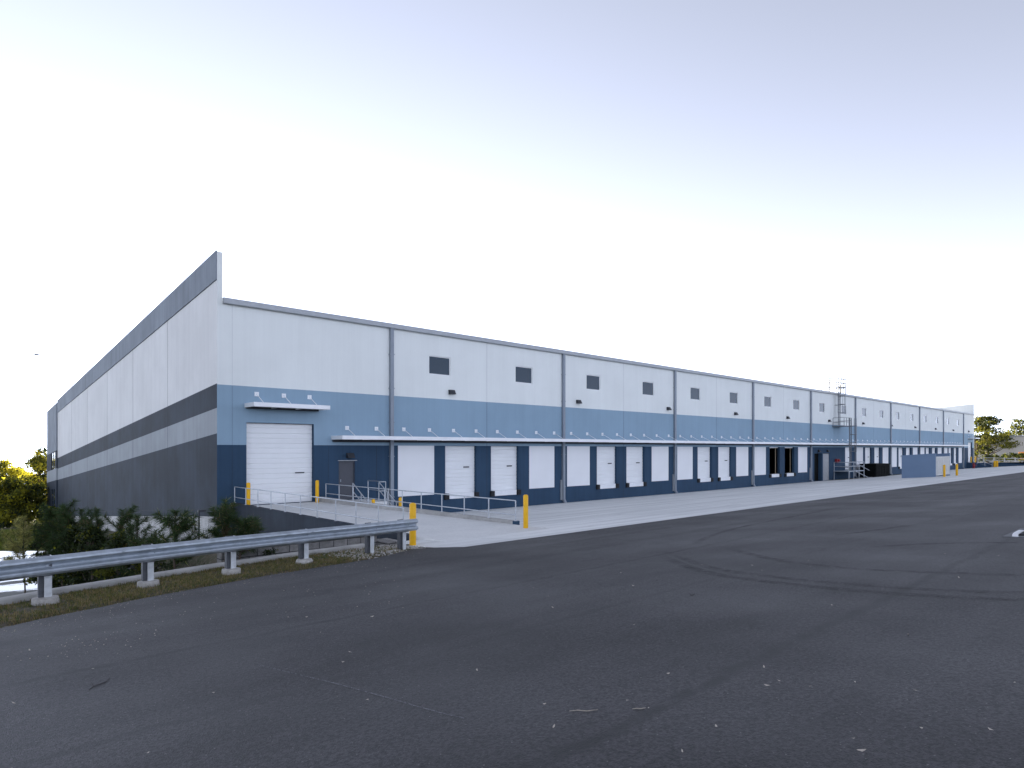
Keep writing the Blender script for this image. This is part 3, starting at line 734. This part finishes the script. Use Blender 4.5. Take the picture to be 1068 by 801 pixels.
# trash enclosure
ex0, ex1, ey0, ey1 = 79.6, 85.6, 19.2, 22.4; zt = 1.54 - 5.6 * (.6759 * 79.6 + .737 * 19.2) / 656.5
en = thing('trash_enclosure', ((ex0 + ex1) / 2, ey0, P(ey0)), 'blue painted block trash enclosure with pale steel gates out on the apron', 'enclosure')
m = MB(); G2 = lambda dz: (lambda y: zt - SHEAR * (y - ey0) + dz)
m.ybox(ex0, ex0 + .25, ey0, ey1, lambda y: P(y) - .05, G2(0)); m.ybox(ex1 - .25, ex1, ey0, ey1, lambda y: P(y) - .05, G2(0)); m.ybox(ex0 + .25, ex1 - .25, ey1 - .25, ey1, lambda y: P(y) - .05, G2(0))
m.ybox(ex0 - .03, ex0 + .28, ey0 - .03, ey1 + .03, G2(.001), G2(.08)); m.ybox(ex1 - .28, ex1 + .03, ey0 - .03, ey1 + .03, G2(.001), G2(.08))
m.build('block_wall', 'enclosure_paint', en)
for a, b in ((ex0 + .3, (ex0 + ex1) / 2 - .03), ((ex0 + ex1) / 2 + .03, ex1 - .3)):
    m = MB(); zb = P(ey0) + .15; z1 = zt - .28
    nrb = 14
    for i in range(nrb):
        u = a + (b - a) * i / nrb; v_ = a + (b - a) * (i + .55) / nrb
        m.box(u, v_, ey0 - .02, ey0 + .02, zb, z1); m.box(v_, a + (b - a) * (i + 1) / nrb, ey0 + .005, ey0 + .03, zb, z1)
    m.box(a, b, ey0 - .05, ey0 - .021, zb, zb + .1); m.box(a, b, ey0 - .05, ey0 - .021, z1 - .1, z1); m.box(a, a + .1, ey0 - .049, ey0 - .022, zb + .101, z1 - .101); m.box(b - .1, b, ey0 - .049, ey0 - .022, zb + .101, z1 - .101)
    m.build('gate', 'gate_metal', en)
# far ramp, stair and its railing
RX = 161.6
fr_ = thing('boundary_ramp', (RX + 2, 26, P(26)), 'far dark blue ramp wall at the end of the warehouse', 'ramp')
m = MB(); m.ybox(RX, RX + .3, 8, 30.6, lambda y: P(y) - .2, lambda y: -1.36 - .02 * (30.6 - y)); m.build('ramp_wall', 'front_dark_blue_paint', fr_)
m = MB(); m.ybox(RX + .3, RX + 6, 8, FY - .01, lambda y: P(y) - .2, lambda y: -1.42 - .02 * (30.6 - y)); m.build('ramp_deck', 'ramp_concrete', fr_)
m = MB(); m.ybox(156.4, RX, 30.6, FY - .01, lambda y: P(y) - .2, lambda y: FLOOR - .01)
for i in range(6): m.box(157.6, RX - .01, 30.6 - (i + 1) * .4, 30.6 - i * .4 - .002, P(29) - .2, FLOOR - .01 - (i + 1) * .17)
m.build('stair', 'front_dark_blue_paint', fr_)
m = MB()
for dz in (.0, -.5): m.tube([(157.7, 30.6, FLOOR + 1.05 + dz), (157.7, 28.2, P(28.2) + 1. + dz)], .04, 5)
for y in (30.6, 29.4, 28.2): m.tube([(157.7, y, P(y)), (157.7, y, FLOOR + 1.05 - (30.6 - y) * .45)], .04, 5)
m.build('handrail', 'rail_pipe', fr_)
fe = thing('rail_fence', (RX + .15, 24, -1.4), 'pale post and rail fence on the far dark blue wall', 'fence')
for i in range(12):
    y = 30.4 - 1.75 * i; m = MB(); zb = -1.36 - .02 * (30.6 - y); m.box(RX + .05, RX + .25, y - .1, y + .1, zb, zb + 1.15); m.build('post', 'warm_white', fe)
for dz in (.5, .98):
    m = MB(); m.ybox(RX + .1, RX + .2, 9, 30.4, lambda y: -1.36 - .02 * (30.6 - y) + dz, lambda y: -1.36 - .02 * (30.6 - y) + dz + .12); m.build('rail', 'warm_white', fe)
for i, (x, y, lb) in enumerate(((158.6, 27.95, 'left one of two stout yellow bollards by the far blue wall'), (159.4, 27.7, 'right one of two stout yellow bollards by the far blue wall'))):
    bollard(x, y, P(y), lb, 1.05, 2.2)
bollard(157.5, 31.7, FLOOR, 'yellow bollard left of the far end door', 1.0, 1.6); bollard(161.1, 31.7, FLOOR, 'yellow bollard right of the far end door', 1.0, 1.6)
hy = thing('fire_hydrant', (152.9, 30.3, P(30.3)), 'red hydrant standing by the wall near the far stair', 'hydrant')
m = MB(); z = P(30.3); m.tube([(152.9, 30.3, z + q) for q in (0, .05, .06, .8, .85, 1.0, 1.08)], [.3, .3, .2, .2, .26, .2, .05], 10); m.build('barrel', 'red_paint', hy)
m = MB(); m.tube([(152.5, 30.3, z + .6), (153.3, 30.3, z + .6)], .1, 8); m.tube([(152.9, 30.3, z + .6), (152.9, 29.95, z + .6)], .12, 8); m.build('nozzle', 'red_paint', hy)
# storm drain
dr = thing('storm_drain', (16.6, 2.55, P(2.55)), 'concrete storm drain frame with black iron grate let into the asphalt', 'drain')
m = MB(); gx0, gx1, gy0, gy1 = 15.75, 17.2, 1.05, 2.42
Gp = lambda c: (lambda y: P(y) + c)
m.ybox(gx0 - .22, gx0, gy0 - .2, gy1 + .2, Gp(-.1), Gp(.012)); m.ybox(gx1, gx1 + .22, gy0 - .2, gy1 + .2, Gp(-.1), Gp(.012)); m.ybox(gx0, gx1, gy1, gy1 + .2, Gp(-.1), Gp(.012)); m.ybox(gx0, gx1, gy0 - .2, gy0, Gp(-.1), Gp(.012))
m.build('frame', 'drain_frame', dr)
m = MB(); m.ybox(gx0, gx1, gy0, gy1, Gp(-.1), Gp(.006))
for i in range(16):
    x = gx0 + .05 + i * (gx1 - gx0 - .1) / 15; m.ybox(x - .018, x + .018, gy0 + .02, gy1 - .02, Gp(.0065), Gp(.045))
m.build('grate', 'cast_iron', dr)
m = MB(); m.prof([(gx0 - .2 + 1.3 * i / 10, gy1 + .09 - .10 * (1 - i / 10) ** 3, P(gy1 + .1) + .012) for i in range(11)], [(-.05, 0), (-.045, .016), (.045, .016), (.05, 0)], lambda j: (Vector((0, 1, 0)), Vector((0, 0, 1)))); m.build('lip', 'panel_white', dr)

# ------------------------------------------------------------------ far building and vehicle on the right
fb = thing('white_building', (250, 70, P(70)), 'low white commercial building beyond the oak at the far right', 'building')
bz = P(60)
m = MB(); m.hexa([(248, 20, bz - 3), (330, 20, bz - 3), (330, 64, bz - 3), (248, 64, bz - 3)], [(248, 20, 5.5), (330, 20, 5.5), (330, 64, 5.0), (248, 64, 5.0)]); m.build('wall', 'warm_white', fb)
m = MB(); m.hexa([(247.5, 19.5, 5.51), (330.5, 19.5, 5.51), (330.5, 64.5, 5.01), (247.5, 64.5, 5.01)], [(247.5, 19.5, 5.9), (330.5, 19.5, 5.9), (330.5, 64.5, 5.4), (247.5, 64.5, 5.4)]); m.build('roof_edge', 'gutter_metal', fb)
m = MB(); m.box(247.9, 247.99, 31.5, 35.5, -3.2, 1.8); m.build('door', 'dark_steel', fb)
tk = thing('orange_truck', (206, 29.9, P(30)), 'small orange truck parked in front of the far white building', 'truck')
z = P(30) + .5
m = MB(); m.box(203, 207.4, 28.8, 30.9, z + .5, z + 2.6); m.build('cargo_box', 'orange_paint', tk, bevel=.08)
m = MB(); m.hexa([(207.5, 28.9, z + .5), (209.6, 28.9, z + .5), (209.6, 30.8, z + .5), (207.5, 30.8, z + .5)], [(207.5, 29, z + 2.1), (208.9, 29, z + 2.1), (208.9, 30.7, z + 2.1), (207.5, 30.7, z + 2.1)]); cb_ = m.build('cab', 'orange_paint', tk, bevel=.06)
m = MB(); m.box(207.8, 208.7, 28.88, 28.93, z + 1.4, z + 1.95); m.build('window', 'window_glass', cb_)
for x in (204.2, 208.7):
    for y in (28.85, 30.55):
        m = MB(); m.tube([(x, y, z + .2), (x, y + .3, z + .2)], .5, 14); m.build('wheel', 'black_rubber', tk)

# ------------------------------------------------------------------ vegetation
def leaf_quad(m, p, s, mi, flat=.0):
    n = Vector((random.gauss(0, 1), random.gauss(0, 1), random.gauss(0, 1) + flat)).normalized()
    u = n.orthogonal().normalized(); u = Matrix.Rotation(random.random() * 6.28, 3, n) @ u; w = n.cross(u)
    l = s * random.uniform(.7, 1.3); b = l * random.uniform(.42, .6)
    m.face([p - u * l, p + w * b, p + u * l, p - w * b], mi)
def tree(name, x, y, h, cr, label, cat, mats, nclump=45, per=90, leaf=.22, lean=0, spread=.6, base=.25, group=None, trunk='bark', zoff=0, gap=.55):
    z0 = H(x, y) - .05 + zoff
    t = thing(name, (x, y, z0), label, cat, group); tr_ = MB()
    top = Vector((x + lean, y, z0 + h * .8)); b = Vector((x, y, z0))
    tr_.tube([b, b.lerp(top, .3) + Vector((random.gauss(0, .03), random.gauss(0, .03), 0)) * h, b.lerp(top, .65), top], [h * .028, h * .021, h * .014, h * .005], 8)
    cl = MB()
    for i in range(nclump):
        f = random.random() ** .8; zz_ = z0 + h * (base + (1 - base) * f)
        env = math.sin(math.pi * min(.97, .18 + .80 * f)) ** .6
        a = random.random() * 6.283; r = cr * env * math.sqrt(random.random()) * random.uniform(.75, 1.12)
        c = Vector((x + lean * f + r * math.cos(a), y + r * math.sin(a), zz_ + random.gauss(0, .04) * h))
        if i % 2 == 0:
            s = b.lerp(top, max(.12, min(.9, (zz_ - z0) / h * .8 - .08)))
            mid = s.lerp(c, .5) + Vector((0, 0, -.02 * h)); tr_.tube([s, mid, c], [h * .009, h * .006, h * .002], 5, cap=False)
        R_ = cr * random.uniform(.20, .40) * spread / .6
        mi = random.choices(range(len(mats)), [3, 2, 1.2][:len(mats)])[0]
        for q in range(int(per * random.uniform(.6, 1.3))):
            d = Vector((random.gauss(0, 1), random.gauss(0, 1), random.gauss(0, gap))) * R_ * .52
            leaf_quad(cl, c + d, leaf, mi if random.random() < .8 else random.randrange(len(mats)), .4)
    tr_.build('trunk', trunk, t, smooth=True); cl.build('crown', mats, t)
    return t
def at(px, D): # a spot on the terrain seen in the direction px at depth D
    t = (px - 534) / 656.5; return D * (.6759 + .737 * t), D * (.737 - .6759 * t)
LM = ['leaf_mid', 'leaf_dark', 'leaf_yellow']; LY = ['leaf_yellow', 'leaf_mid', 'leaf_dark']
tg = 'trees beyond the pond'
for (px, D, h, cr, lb, mt) in [
    (-42, 92, 11.5, 4.6, 'tall yellow green tree at the left edge beyond the pond', LY),
    (2, 88, 8.2, 4.1, 'rounded sunlit yellow tree beyond the pond, nearest the left edge', LY),
    (20, 97, 8.2, 3.4, 'broad gold green tree between the rounded tree and the airy one', LY),
    (42, 86, 9.3, 2.6, 'airy taller tree with open branches touching the office corner', LM),
    (30, 74, 4.6, 2.8, 'dense green bush in front of the airy tree by the building', LM),
    (9, 74, 5.4, 3.8, 'bright yellow green bush beyond the pond', LY),
    (-14, 74, 5.0, 3.2, 'wide green bush at the left edge beyond the pond', LM),
    (54, 70, 1.9, 1.5, 'low dark green bush at the foot of the office end', LM)]:
    x, y = at(px, D); tree('broadleaf_tree' if h > 7 else 'bush', x, y, h, cr, lb, 'tree' if h > 7 else 'bush', mt, 64 if h > 7 else 46, 130, .18, base=.22 if h > 7 else .05, group=tg)
x, y = at(1030, 196); tree('oak_tree', x, y, 15.0, 6.6, 'large spreading oak beyond the right end of the warehouse', 'tree', ['leaf_mid', 'leaf_dark', 'leaf_olive'], 62, 120, .30, base=.30, gap=.32)
x, y = at(1047, 205); tree('oak_tree', x, y, 10.0, 5.6, 'smaller rounder dark oak right of the large one', 'tree', ['leaf_mid', 'leaf_dark', 'leaf_olive'], 44, 120, .30, base=.22)
x, y = at(1019, 188); tree('oak_tree', x, y, 10.5, 4.5, 'thin oak showing close beside the end corner of the warehouse', 'tree', ['leaf_mid', 'leaf_dark', 'leaf_olive'], 26, 90, .28, base=.15, gap=.32)
x, y = at(1064, 330); tree('oak_tree', x, y, 21, 9, 'distant tree rising over the white building roof', 'tree', ['leaf_mid', 'leaf_dark', 'leaf_olive'], 40, 90, .5, base=.3)
for i in range(7):
    x, y = at(1030 + 9 * i, 150 + 4 * (i % 3)); 
    if x < 168: x = 168 + i
    tree('hedge_shrub', x, y, 1.5, 1.5, ['low dark shrub behind the far fence, first from the warehouse', 'low dark shrub behind the far fence, second from the warehouse', 'low dark shrub behind the far fence, third from the warehouse', 'low dark shrub behind the far fence, fourth from the warehouse', 'low dark shrub behind the far fence, fifth from the warehouse', 'low dark shrub behind the far fence, sixth from the warehouse', 'low dark shrub behind the far fence, farthest from the warehouse'][i], 'shrub', ['leaf_dark', 'leaf_mid'], 14, 60, .2, base=.05, group='shrubs behind the far fence', zoff=1.2)

def pine(name, x, y, h, label, nb=16, up=.75, dry=.04, width=.5, needle=.15, pale=0., sd=0, stems=1, zoff=0):
    """young long-needled pine: bottle-brush shoots of thin needles on a bare pale stem"""
    random.seed(1000 + sd)
    z0 = H(x, y) - .05 + zoff; t = thing(name, (x, y, z0), label, 'young pine', 'pine saplings on the bank')
    st = MB(); nd = MB(); b = Vector((x, y, z0))
    shoots = []
    for s in range(stems):
        off = Vector((random.gauss(0, .18), random.gauss(0, .18), 0)) * (s > 0)
        hh = h * (1 if s == 0 else random.uniform(.65, .9))
        top = b + off * 2.2 + Vector((random.gauss(0, .05), random.gauss(0, .05), hh * .93))
        st.tube([b + off, (b + off).lerp(top, .22)], [.03, .027], 7); st.tube([(b + off).lerp(top, .22), (b + off).lerp(top, .5) + Vector((random.gauss(0, .03), 0, 0)), top], [.027, .022, .008], 7, 1)
        shoots.append(((b + off).lerp(top, .45), top, 1.3))
        for i in range(nb // stems):
            f = .34 + .60 * random.random(); s0 = (b + off).lerp(top, f); a = random.random() * 6.283
            L = h * width * (1.05 - .75 * f) * random.uniform(.7, 1.2)
            e = s0 + Vector((math.cos(a) * L, math.sin(a) * L, L * up * random.uniform(.5, 1.4)))
            mid = s0.lerp(e, .5) + Vector((0, 0, -.10 * L))
            st.tube([s0, mid, e], [.012, .009, .005], 5, 1, cap=False); shoots.append((s0.lerp(e, .25), mid, .8)); shoots.append((mid, e, 1.))
    for a, e, den in shoots:
        d = e - a; L = d.length; dn = d.normalized(); u = dn.orthogonal().normalized(); w = dn.cross(u)
        isdry = random.random() < dry
        for q in range(int(L / .0021 * den)):
            f = random.random(); p = a + d * f; th = random.random() * 6.283
            out = u * math.cos(th) + w * math.sin(th)
            dr_ = (out + dn * random.uniform(.35, 1.1)).normalized(); ln = needle * random.uniform(.6, 1.15)
            sd_ = dr_.cross(Vector((random.gauss(0, 1), random.gauss(0, 1), random.gauss(0, 1)))).normalized() * .0055
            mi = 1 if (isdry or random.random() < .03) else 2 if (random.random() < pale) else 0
            nd.face([p - sd_, p + sd_, p + dr_ * ln + Vector((0, 0, -.12 * ln))], mi)
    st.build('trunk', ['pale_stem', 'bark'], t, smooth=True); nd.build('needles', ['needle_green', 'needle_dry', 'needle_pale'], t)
def pine_top(x, y, zt, *a, **k):  # pine and shrub x, y, zt below were worked out from image pixel positions
    pine('pine_sapling', x, y, zt - H(x, y), *a, **k)
pine_top(5.25, 16.2, .30, 'bushy young pine with browning left shoots nearest the blue wall corner', 36, 1.0, .04, .40, .23, .03, 1, 2)
pine_top(4.40, 17.13, .22, 'young pine with long shoots leaning out to the left', 20, .55, .02, .44, .24, .03, 2)
pine_top(4.54, 23.66, -.18, 'tallest young pine, left one of the close pair', 24, .8, .02, .32, .25, 0, 4)
pine_top(4.62, 22.22, -.26, 'narrow dark young pine, right one of the close pair', 22, .9, .02, .30, .25, 0, 3)
pine_top(3.98, 24.16, -.36, 'young pine with drooping side shoots left of the close pair', 22, .4, .03, .38, .24, 0, 5)
pine_top(4.30, 19.13, -.45, 'small low pine between the leaning pine and the pair', 14, .6, .02, .45, .18, .03, 6)
pine_top(2.45, 28.96, -.63, 'young pine with tips coloured pale as if sunlit, standing at the pond edge', 24, .9, .0, .30, .24, .75, 7)  # pale needle colour stands for sunlight; the pine itself is in shade
pine_top(3.84, 22.26, -1.12, 'low dark pine seedling in front of the drooping pine', 14, .6, .02, .5, .17, 0, 8)
random.seed(77)
def shrub(x, y, zt, cr, label, n=40, per=120, leaf=.05, nm='shrub'):
    return tree(nm, x, y, zt - H(x, y), cr, label, 'shrub', ['leaf_dark', 'leaf_dark', 'leaf_mid'], n, per, leaf, base=.02, group='shrubs on the bank', trunk='bark')
pine_top(3.62, 25.4, -.22, 'tall bushy dark pine left of the slimmer young pines', 44, .8, .02, .34, .25, 0, 11)
shrub(3.5, 25.0, -1.0, .75, 'round dark leafy shrub at the foot of the tall bushy pine', 44, 120, .06)
pine_top(3.28, 26.81, -.27, 'second tall bushy dark pine, nearer the pond', 44, .8, .02, .34, .25, 0, 12)
shrub(2.98, 27.79, -.95, .65, 'dark leafy shrub at the left end of the clump by the pond', 46, 120, .06)
shrub(3.61, 23.14, -.95, .65, 'lower dark leafy shrub in front of the tall one', 46, 120, .05)
shrub(3.95, 21.48, -1.05, .7, 'low dark shrub between the seedling and the guardrail', 34, 110, .05)
shrub(4.75, 20.6, -1.0, .6, 'low green shrub below the close pair of pines', 30, 100, .04)
shrub(6.3, 15.98, -1.0, .3, 'small green weed at the foot of the block wall', 14, 60, .03, 'weed')
shrub(4.9, 16.6, -1.35, .5, 'low green growth under the browning pine', 24, 70, .035, 'weed')
shrub(3.7, 16.4, -1.35, .6, 'low tangled growth under the leaning pine', 24, 70, .035, 'weed')
shrub(2.9, 17.4, -1.75, .7, 'low tangled growth on the bank left of the leaning pine', 28, 80, .04, 'weed')
# short verge grass, bank grass and far meadow
def blades(name, n, area, hgt, mats, wts, wd=.006):
    m = MB(); c = 0
    while c < n:
        x, y = area()
        if x is None: continue
        z = H(x, y); k_ = random.randint(3, 6); mi = random.choices(range(len(mats)), wts)[0]
        for q in range(k_):
            a = random.random() * 6.283; hh = hgt * random.uniform(.4, 1.3); ln = hh * random.uniform(.2, .9)
            p = Vector((x + random.gauss(0, .025), y + random.gauss(0, .025), z - .005)); s = Vector((-math.sin(a), math.cos(a), 0)) * wd
            tip = p + Vector((math.cos(a) * ln, math.sin(a) * ln, hh)); md = p.lerp(tip, .55) + Vector((0, 0, hh * .14))
            m.face([p - s, p + s, md + s * .7, md - s * .7], mi); m.face([md - s * .7, md + s * .7, tip], mi)
        c += 1
    return tag(m.build(name, mats), kind='stuff')
def a_verge():
    x = random.uniform(-2.5, 9.3); ya, yc = pl(PA, x), pl(PC, x); y = ya + (yc - ya) * random.random() ** 1.15 + random.uniform(-.06, 0)
    d = nz(x * 2, y * 2.4) * .5 + .5
    if random.random() > .35 + .65 * d or x > 7.3 and random.random() < .55: return None, None
    return x, y
blades('verge_grass', 9500, a_verge, .055, ['blade_green', 'blade_dry'], [1, 1.15], .0035)
def a_bank():
    x = random.uniform(-4, 6.2); y = pl(PC, x) + .15 + random.random() ** 1.3 * 8
    if y > 16.3 and x > 5.3: return None, None
    if H(x, y) < WATER + .02: return None, None
    return x, y
blades('bank_grass', 6500, a_bank, .17, ['blade_green', 'blade_dry'], [1.4, 1], .006)
def a_far():
    x = random.uniform(-30, 7.5); y = random.uniform(46.5, 74)
    return x, y
blades('meadow_grass', 14000, a_far, .30, ['lawn_green', 'blade_green'], [2, 1], .035)
# leaves, twigs and pebbles on the asphalt
lm = MB(); n = 8
lm.face([(.035 * math.cos(t) * (1 + .3 * math.cos(2 * t)), .016 * math.sin(t), .006 + .012 * math.cos(t) ** 2) for t in [2 * math.pi * i / n for i in range(n)]])
lm = lm.mesh('dry_leaf', 'dry_leaf')
random.seed(5)
spots = [(2.88, 2.75), (3.51, 2.48), (3.08, 1.95), (3.83, 1.32), (4.22, 1.09), (4.84, 1.66), (4.4, 2.09), (4.81, 2.31), (5.42, 4.01), (4.22, 2.8), (3.13, 3.08), (3.69, 1.23), (5.45, .85)]
spots += [at(random.uniform(0, 1060), random.uniform(3.4, 11) ** 1.0) for i in range(44)]
for x, y in spots:
    if y > pl(PA, x) - .1: continue
    o = inst('dry_leaf', lm, (x, y, P(y) + .003)); o.rotation_euler = (random.gauss(0, .25), random.gauss(0, .25), random.random() * 6.28); s = random.uniform(.25, .6); o.scale = (s, s, s)
    tag(o, 'small pale dry leaf lying on the dark asphalt', 'leaf', 'dry leaves on the asphalt')
def twig(x, y, L, a, mat, label, fork=True):
    m = MB(); d = Vector((math.cos(a), math.sin(a), 0)); nn = Vector((-d.y, d.x, 0)); p = Vector((x, y, P(y) + .006))
    pts = [p + d * (L * (f - .5)) + nn * (L * .06 * math.sin(f * 7)) for f in (0, .3, .6, 1)]
    pts = [Vector((q.x, q.y, P(q.y) + .007)) for q in pts]
    m.tube(pts, [.002, .0035, .0035, .002], 6)
    if fork: m.tube([pts[1], pts[1] + d * .06 + nn * .05 + Vector((0, 0, .01))], [.004, .002], 5)
    tag(m.build('twig', mat), label, 'twig', 'twigs on the asphalt')
twig(3.20, 2.78, .19, -.8, 'twig_pale', 'pale curved twig near the bottom centre of the asphalt', False)
twig(3.46, 2.52, .09, -.7, 'twig_pale', 'short straight pale twig right of the curved one', False)
twig(1.06, 6.44, .34, .9, 'twig_dark', 'dark split twig on the asphalt at left')
twig(7.2, 4.4, .2, .3, 'twig_dark', 'thin dark twig lying in the middle of the asphalt')
m = MB()
for i in range(330):
    if i < 70: x, y = 1.2 + random.gauss(0, .5), 8.5 + random.gauss(0, .4)
    else: x, y = at(random.uniform(-10, 430), random.uniform(8, 17)); y = min(y, pl(PA, x) - abs(random.gauss(0, .5)))
    s = random.uniform(.003, .0075); z = P(y)
    m.hexa([(x - s, y - s, z), (x + s, y - s * .7, z), (x + s * .8, y + s, z), (x - s, y + s, z)], [(x - s * .5, y - s * .5, z + s), (x + s * .6, y - s * .4, z + s * .8), (x + s * .5, y + s * .5, z + s), (x - s * .5, y + s * .6, z + s * .9)])
tag(m.build('gravel', 'twig_pale'), kind='stuff')
m = MB()
for i in range(1100):
    x = random.uniform(7.2, 9.7); y = random.uniform(pl(PA, x) - .05, pl(PC, x) - .1) if random.random() < .8 else random.uniform(13.4, 14.6)
    if random.random() > (x - 6.6) / 2.2: continue
    s = random.uniform(.01, .032); z = H(x, y)
    m.hexa([(x - s, y - s, z - .01), (x + s, y - s * .7, z - .01), (x + s * .8, y + s, z - .01), (x - s, y + s, z - .01)], [(x - s * .5, y - s * .5, z + s), (x + s * .6, y - s * .4, z + s * .8), (x + s * .5, y + s * .5, z + s), (x - s * .5, y + s * .6, z + s * .9)])
tag(m.build('gravel', 'collar_concrete'), kind='stuff')
# a bird gliding
bd = thing('bird', (7.1, 74.9, 10.5), 'small dark bird gliding in the pale sky at left', 'bird')
m = MB(); fx = Vector((.737, -.676, 0)); c = Vector((7.1, 74.9, 10.5))
up = Vector((0, 0, 1)); fw = Vector((.676, .737, 0))
m.tube([c - fw * .22, c - fw * .06, c + fw * .10, c + fw * .22], [.02, .085, .075, .015], 7)
for sg in (-1, 1):
    for a_, b_, th in ((.03, .38, .06), (.38, .72, .045)):
        z0, z1 = a_ * .16, (.10 - (b_ - .38) * .12 if b_ > .4 else .07)
        p, q = c + fx * sg * a_ + up * z0, c + fx * sg * b_ + up * z1
        m.hexa([p - fw * .14 - up * th / 2, q - fw * .09 - up * th / 2, q + fw * .08 - up * th / 2, p + fw * .12 - up * th / 2],
               [p - fw * .14 + up * th / 2, q - fw * .09 + up * th / 2, q + fw * .08 + up * th / 2, p + fw * .12 + up * th / 2])
m.build('body', 'bird_feathers', bd)

# ------------------------------------------------------------------ light, sky, camera
SUN_AZ, SUN_EL = R(11.5), R(6)
W_ = bpy.data.worlds.new('World'); S.world = W_; W_.use_nodes = True; nt = W_.node_tree; nd = nt.nodes
sky = nd.new('ShaderNodeTexSky'); sky.sky_type = 'NISHITA'; sky.sun_disc = False
sky.sun_elevation = SUN_EL; sky.sun_rotation = SUN_AZ; sky.altitude = 7000; sky.air_density = .6; sky.dust_density = .3; sky.ozone_density = 3.0
tc = nd.new('ShaderNodeTexCoord'); sx = nd.new('ShaderNodeSeparateXYZ'); mx = nd.new('ShaderNodeMath'); mx.operation = 'MAXIMUM'; mx.inputs[1].default_value = .012
cb = nd.new('ShaderNodeCombineXYZ'); L = nt.links.new
L(tc.outputs['Generated'], sx.inputs[0]); L(sx.outputs[0], cb.inputs[0]); L(sx.outputs[1], cb.inputs[1]); L(sx.outputs[2], mx.inputs[0]); L(mx.outputs[0], cb.inputs[2]); L(cb.outputs[0], sky.inputs[0])
hs = nd.new('ShaderNodeHueSaturation'); hs.inputs['Saturation'].default_value = .33; L(sky.outputs[0], hs.inputs['Color'])
L(hs.outputs[0], nd['Background'].inputs[0]); nd['Background'].inputs[1].default_value = .15
sd = bpy.data.lights.new('sun', 'SUN'); sd.energy = 5.0; sd.angle = R(.5); sd.color = (1, .86, .66)
so = bpy.data.objects.new('sun', sd); COL.objects.link(so)
d = Vector((math.sin(SUN_AZ) * math.cos(SUN_EL), math.cos(SUN_AZ) * math.cos(SUN_EL), math.sin(SUN_EL)))
so.rotation_euler = d.to_track_quat('Z', 'Y').to_euler(); so.location = (0, 0, 60)
cd = bpy.data.cameras.new('camera'); cd.sensor_width = 36; cd.lens = 656.5 / 1068 * 36; cd.shift_y = 67.5 / 1068; cd.clip_start = .05; cd.clip_end = 6000
co = bpy.data.objects.new('camera', cd); COL.objects.link(co); co.location = (0, 0, 1.54); co.rotation_euler = (R(90), 0, -math.atan2(.6759, .7370)); S.camera = co
vs = S.view_settings; vs.view_transform = 'Standard'; vs.look = 'None'; vs.gamma = 1; vs.exposure = 2.37
S.cycles.max_bounces = 8
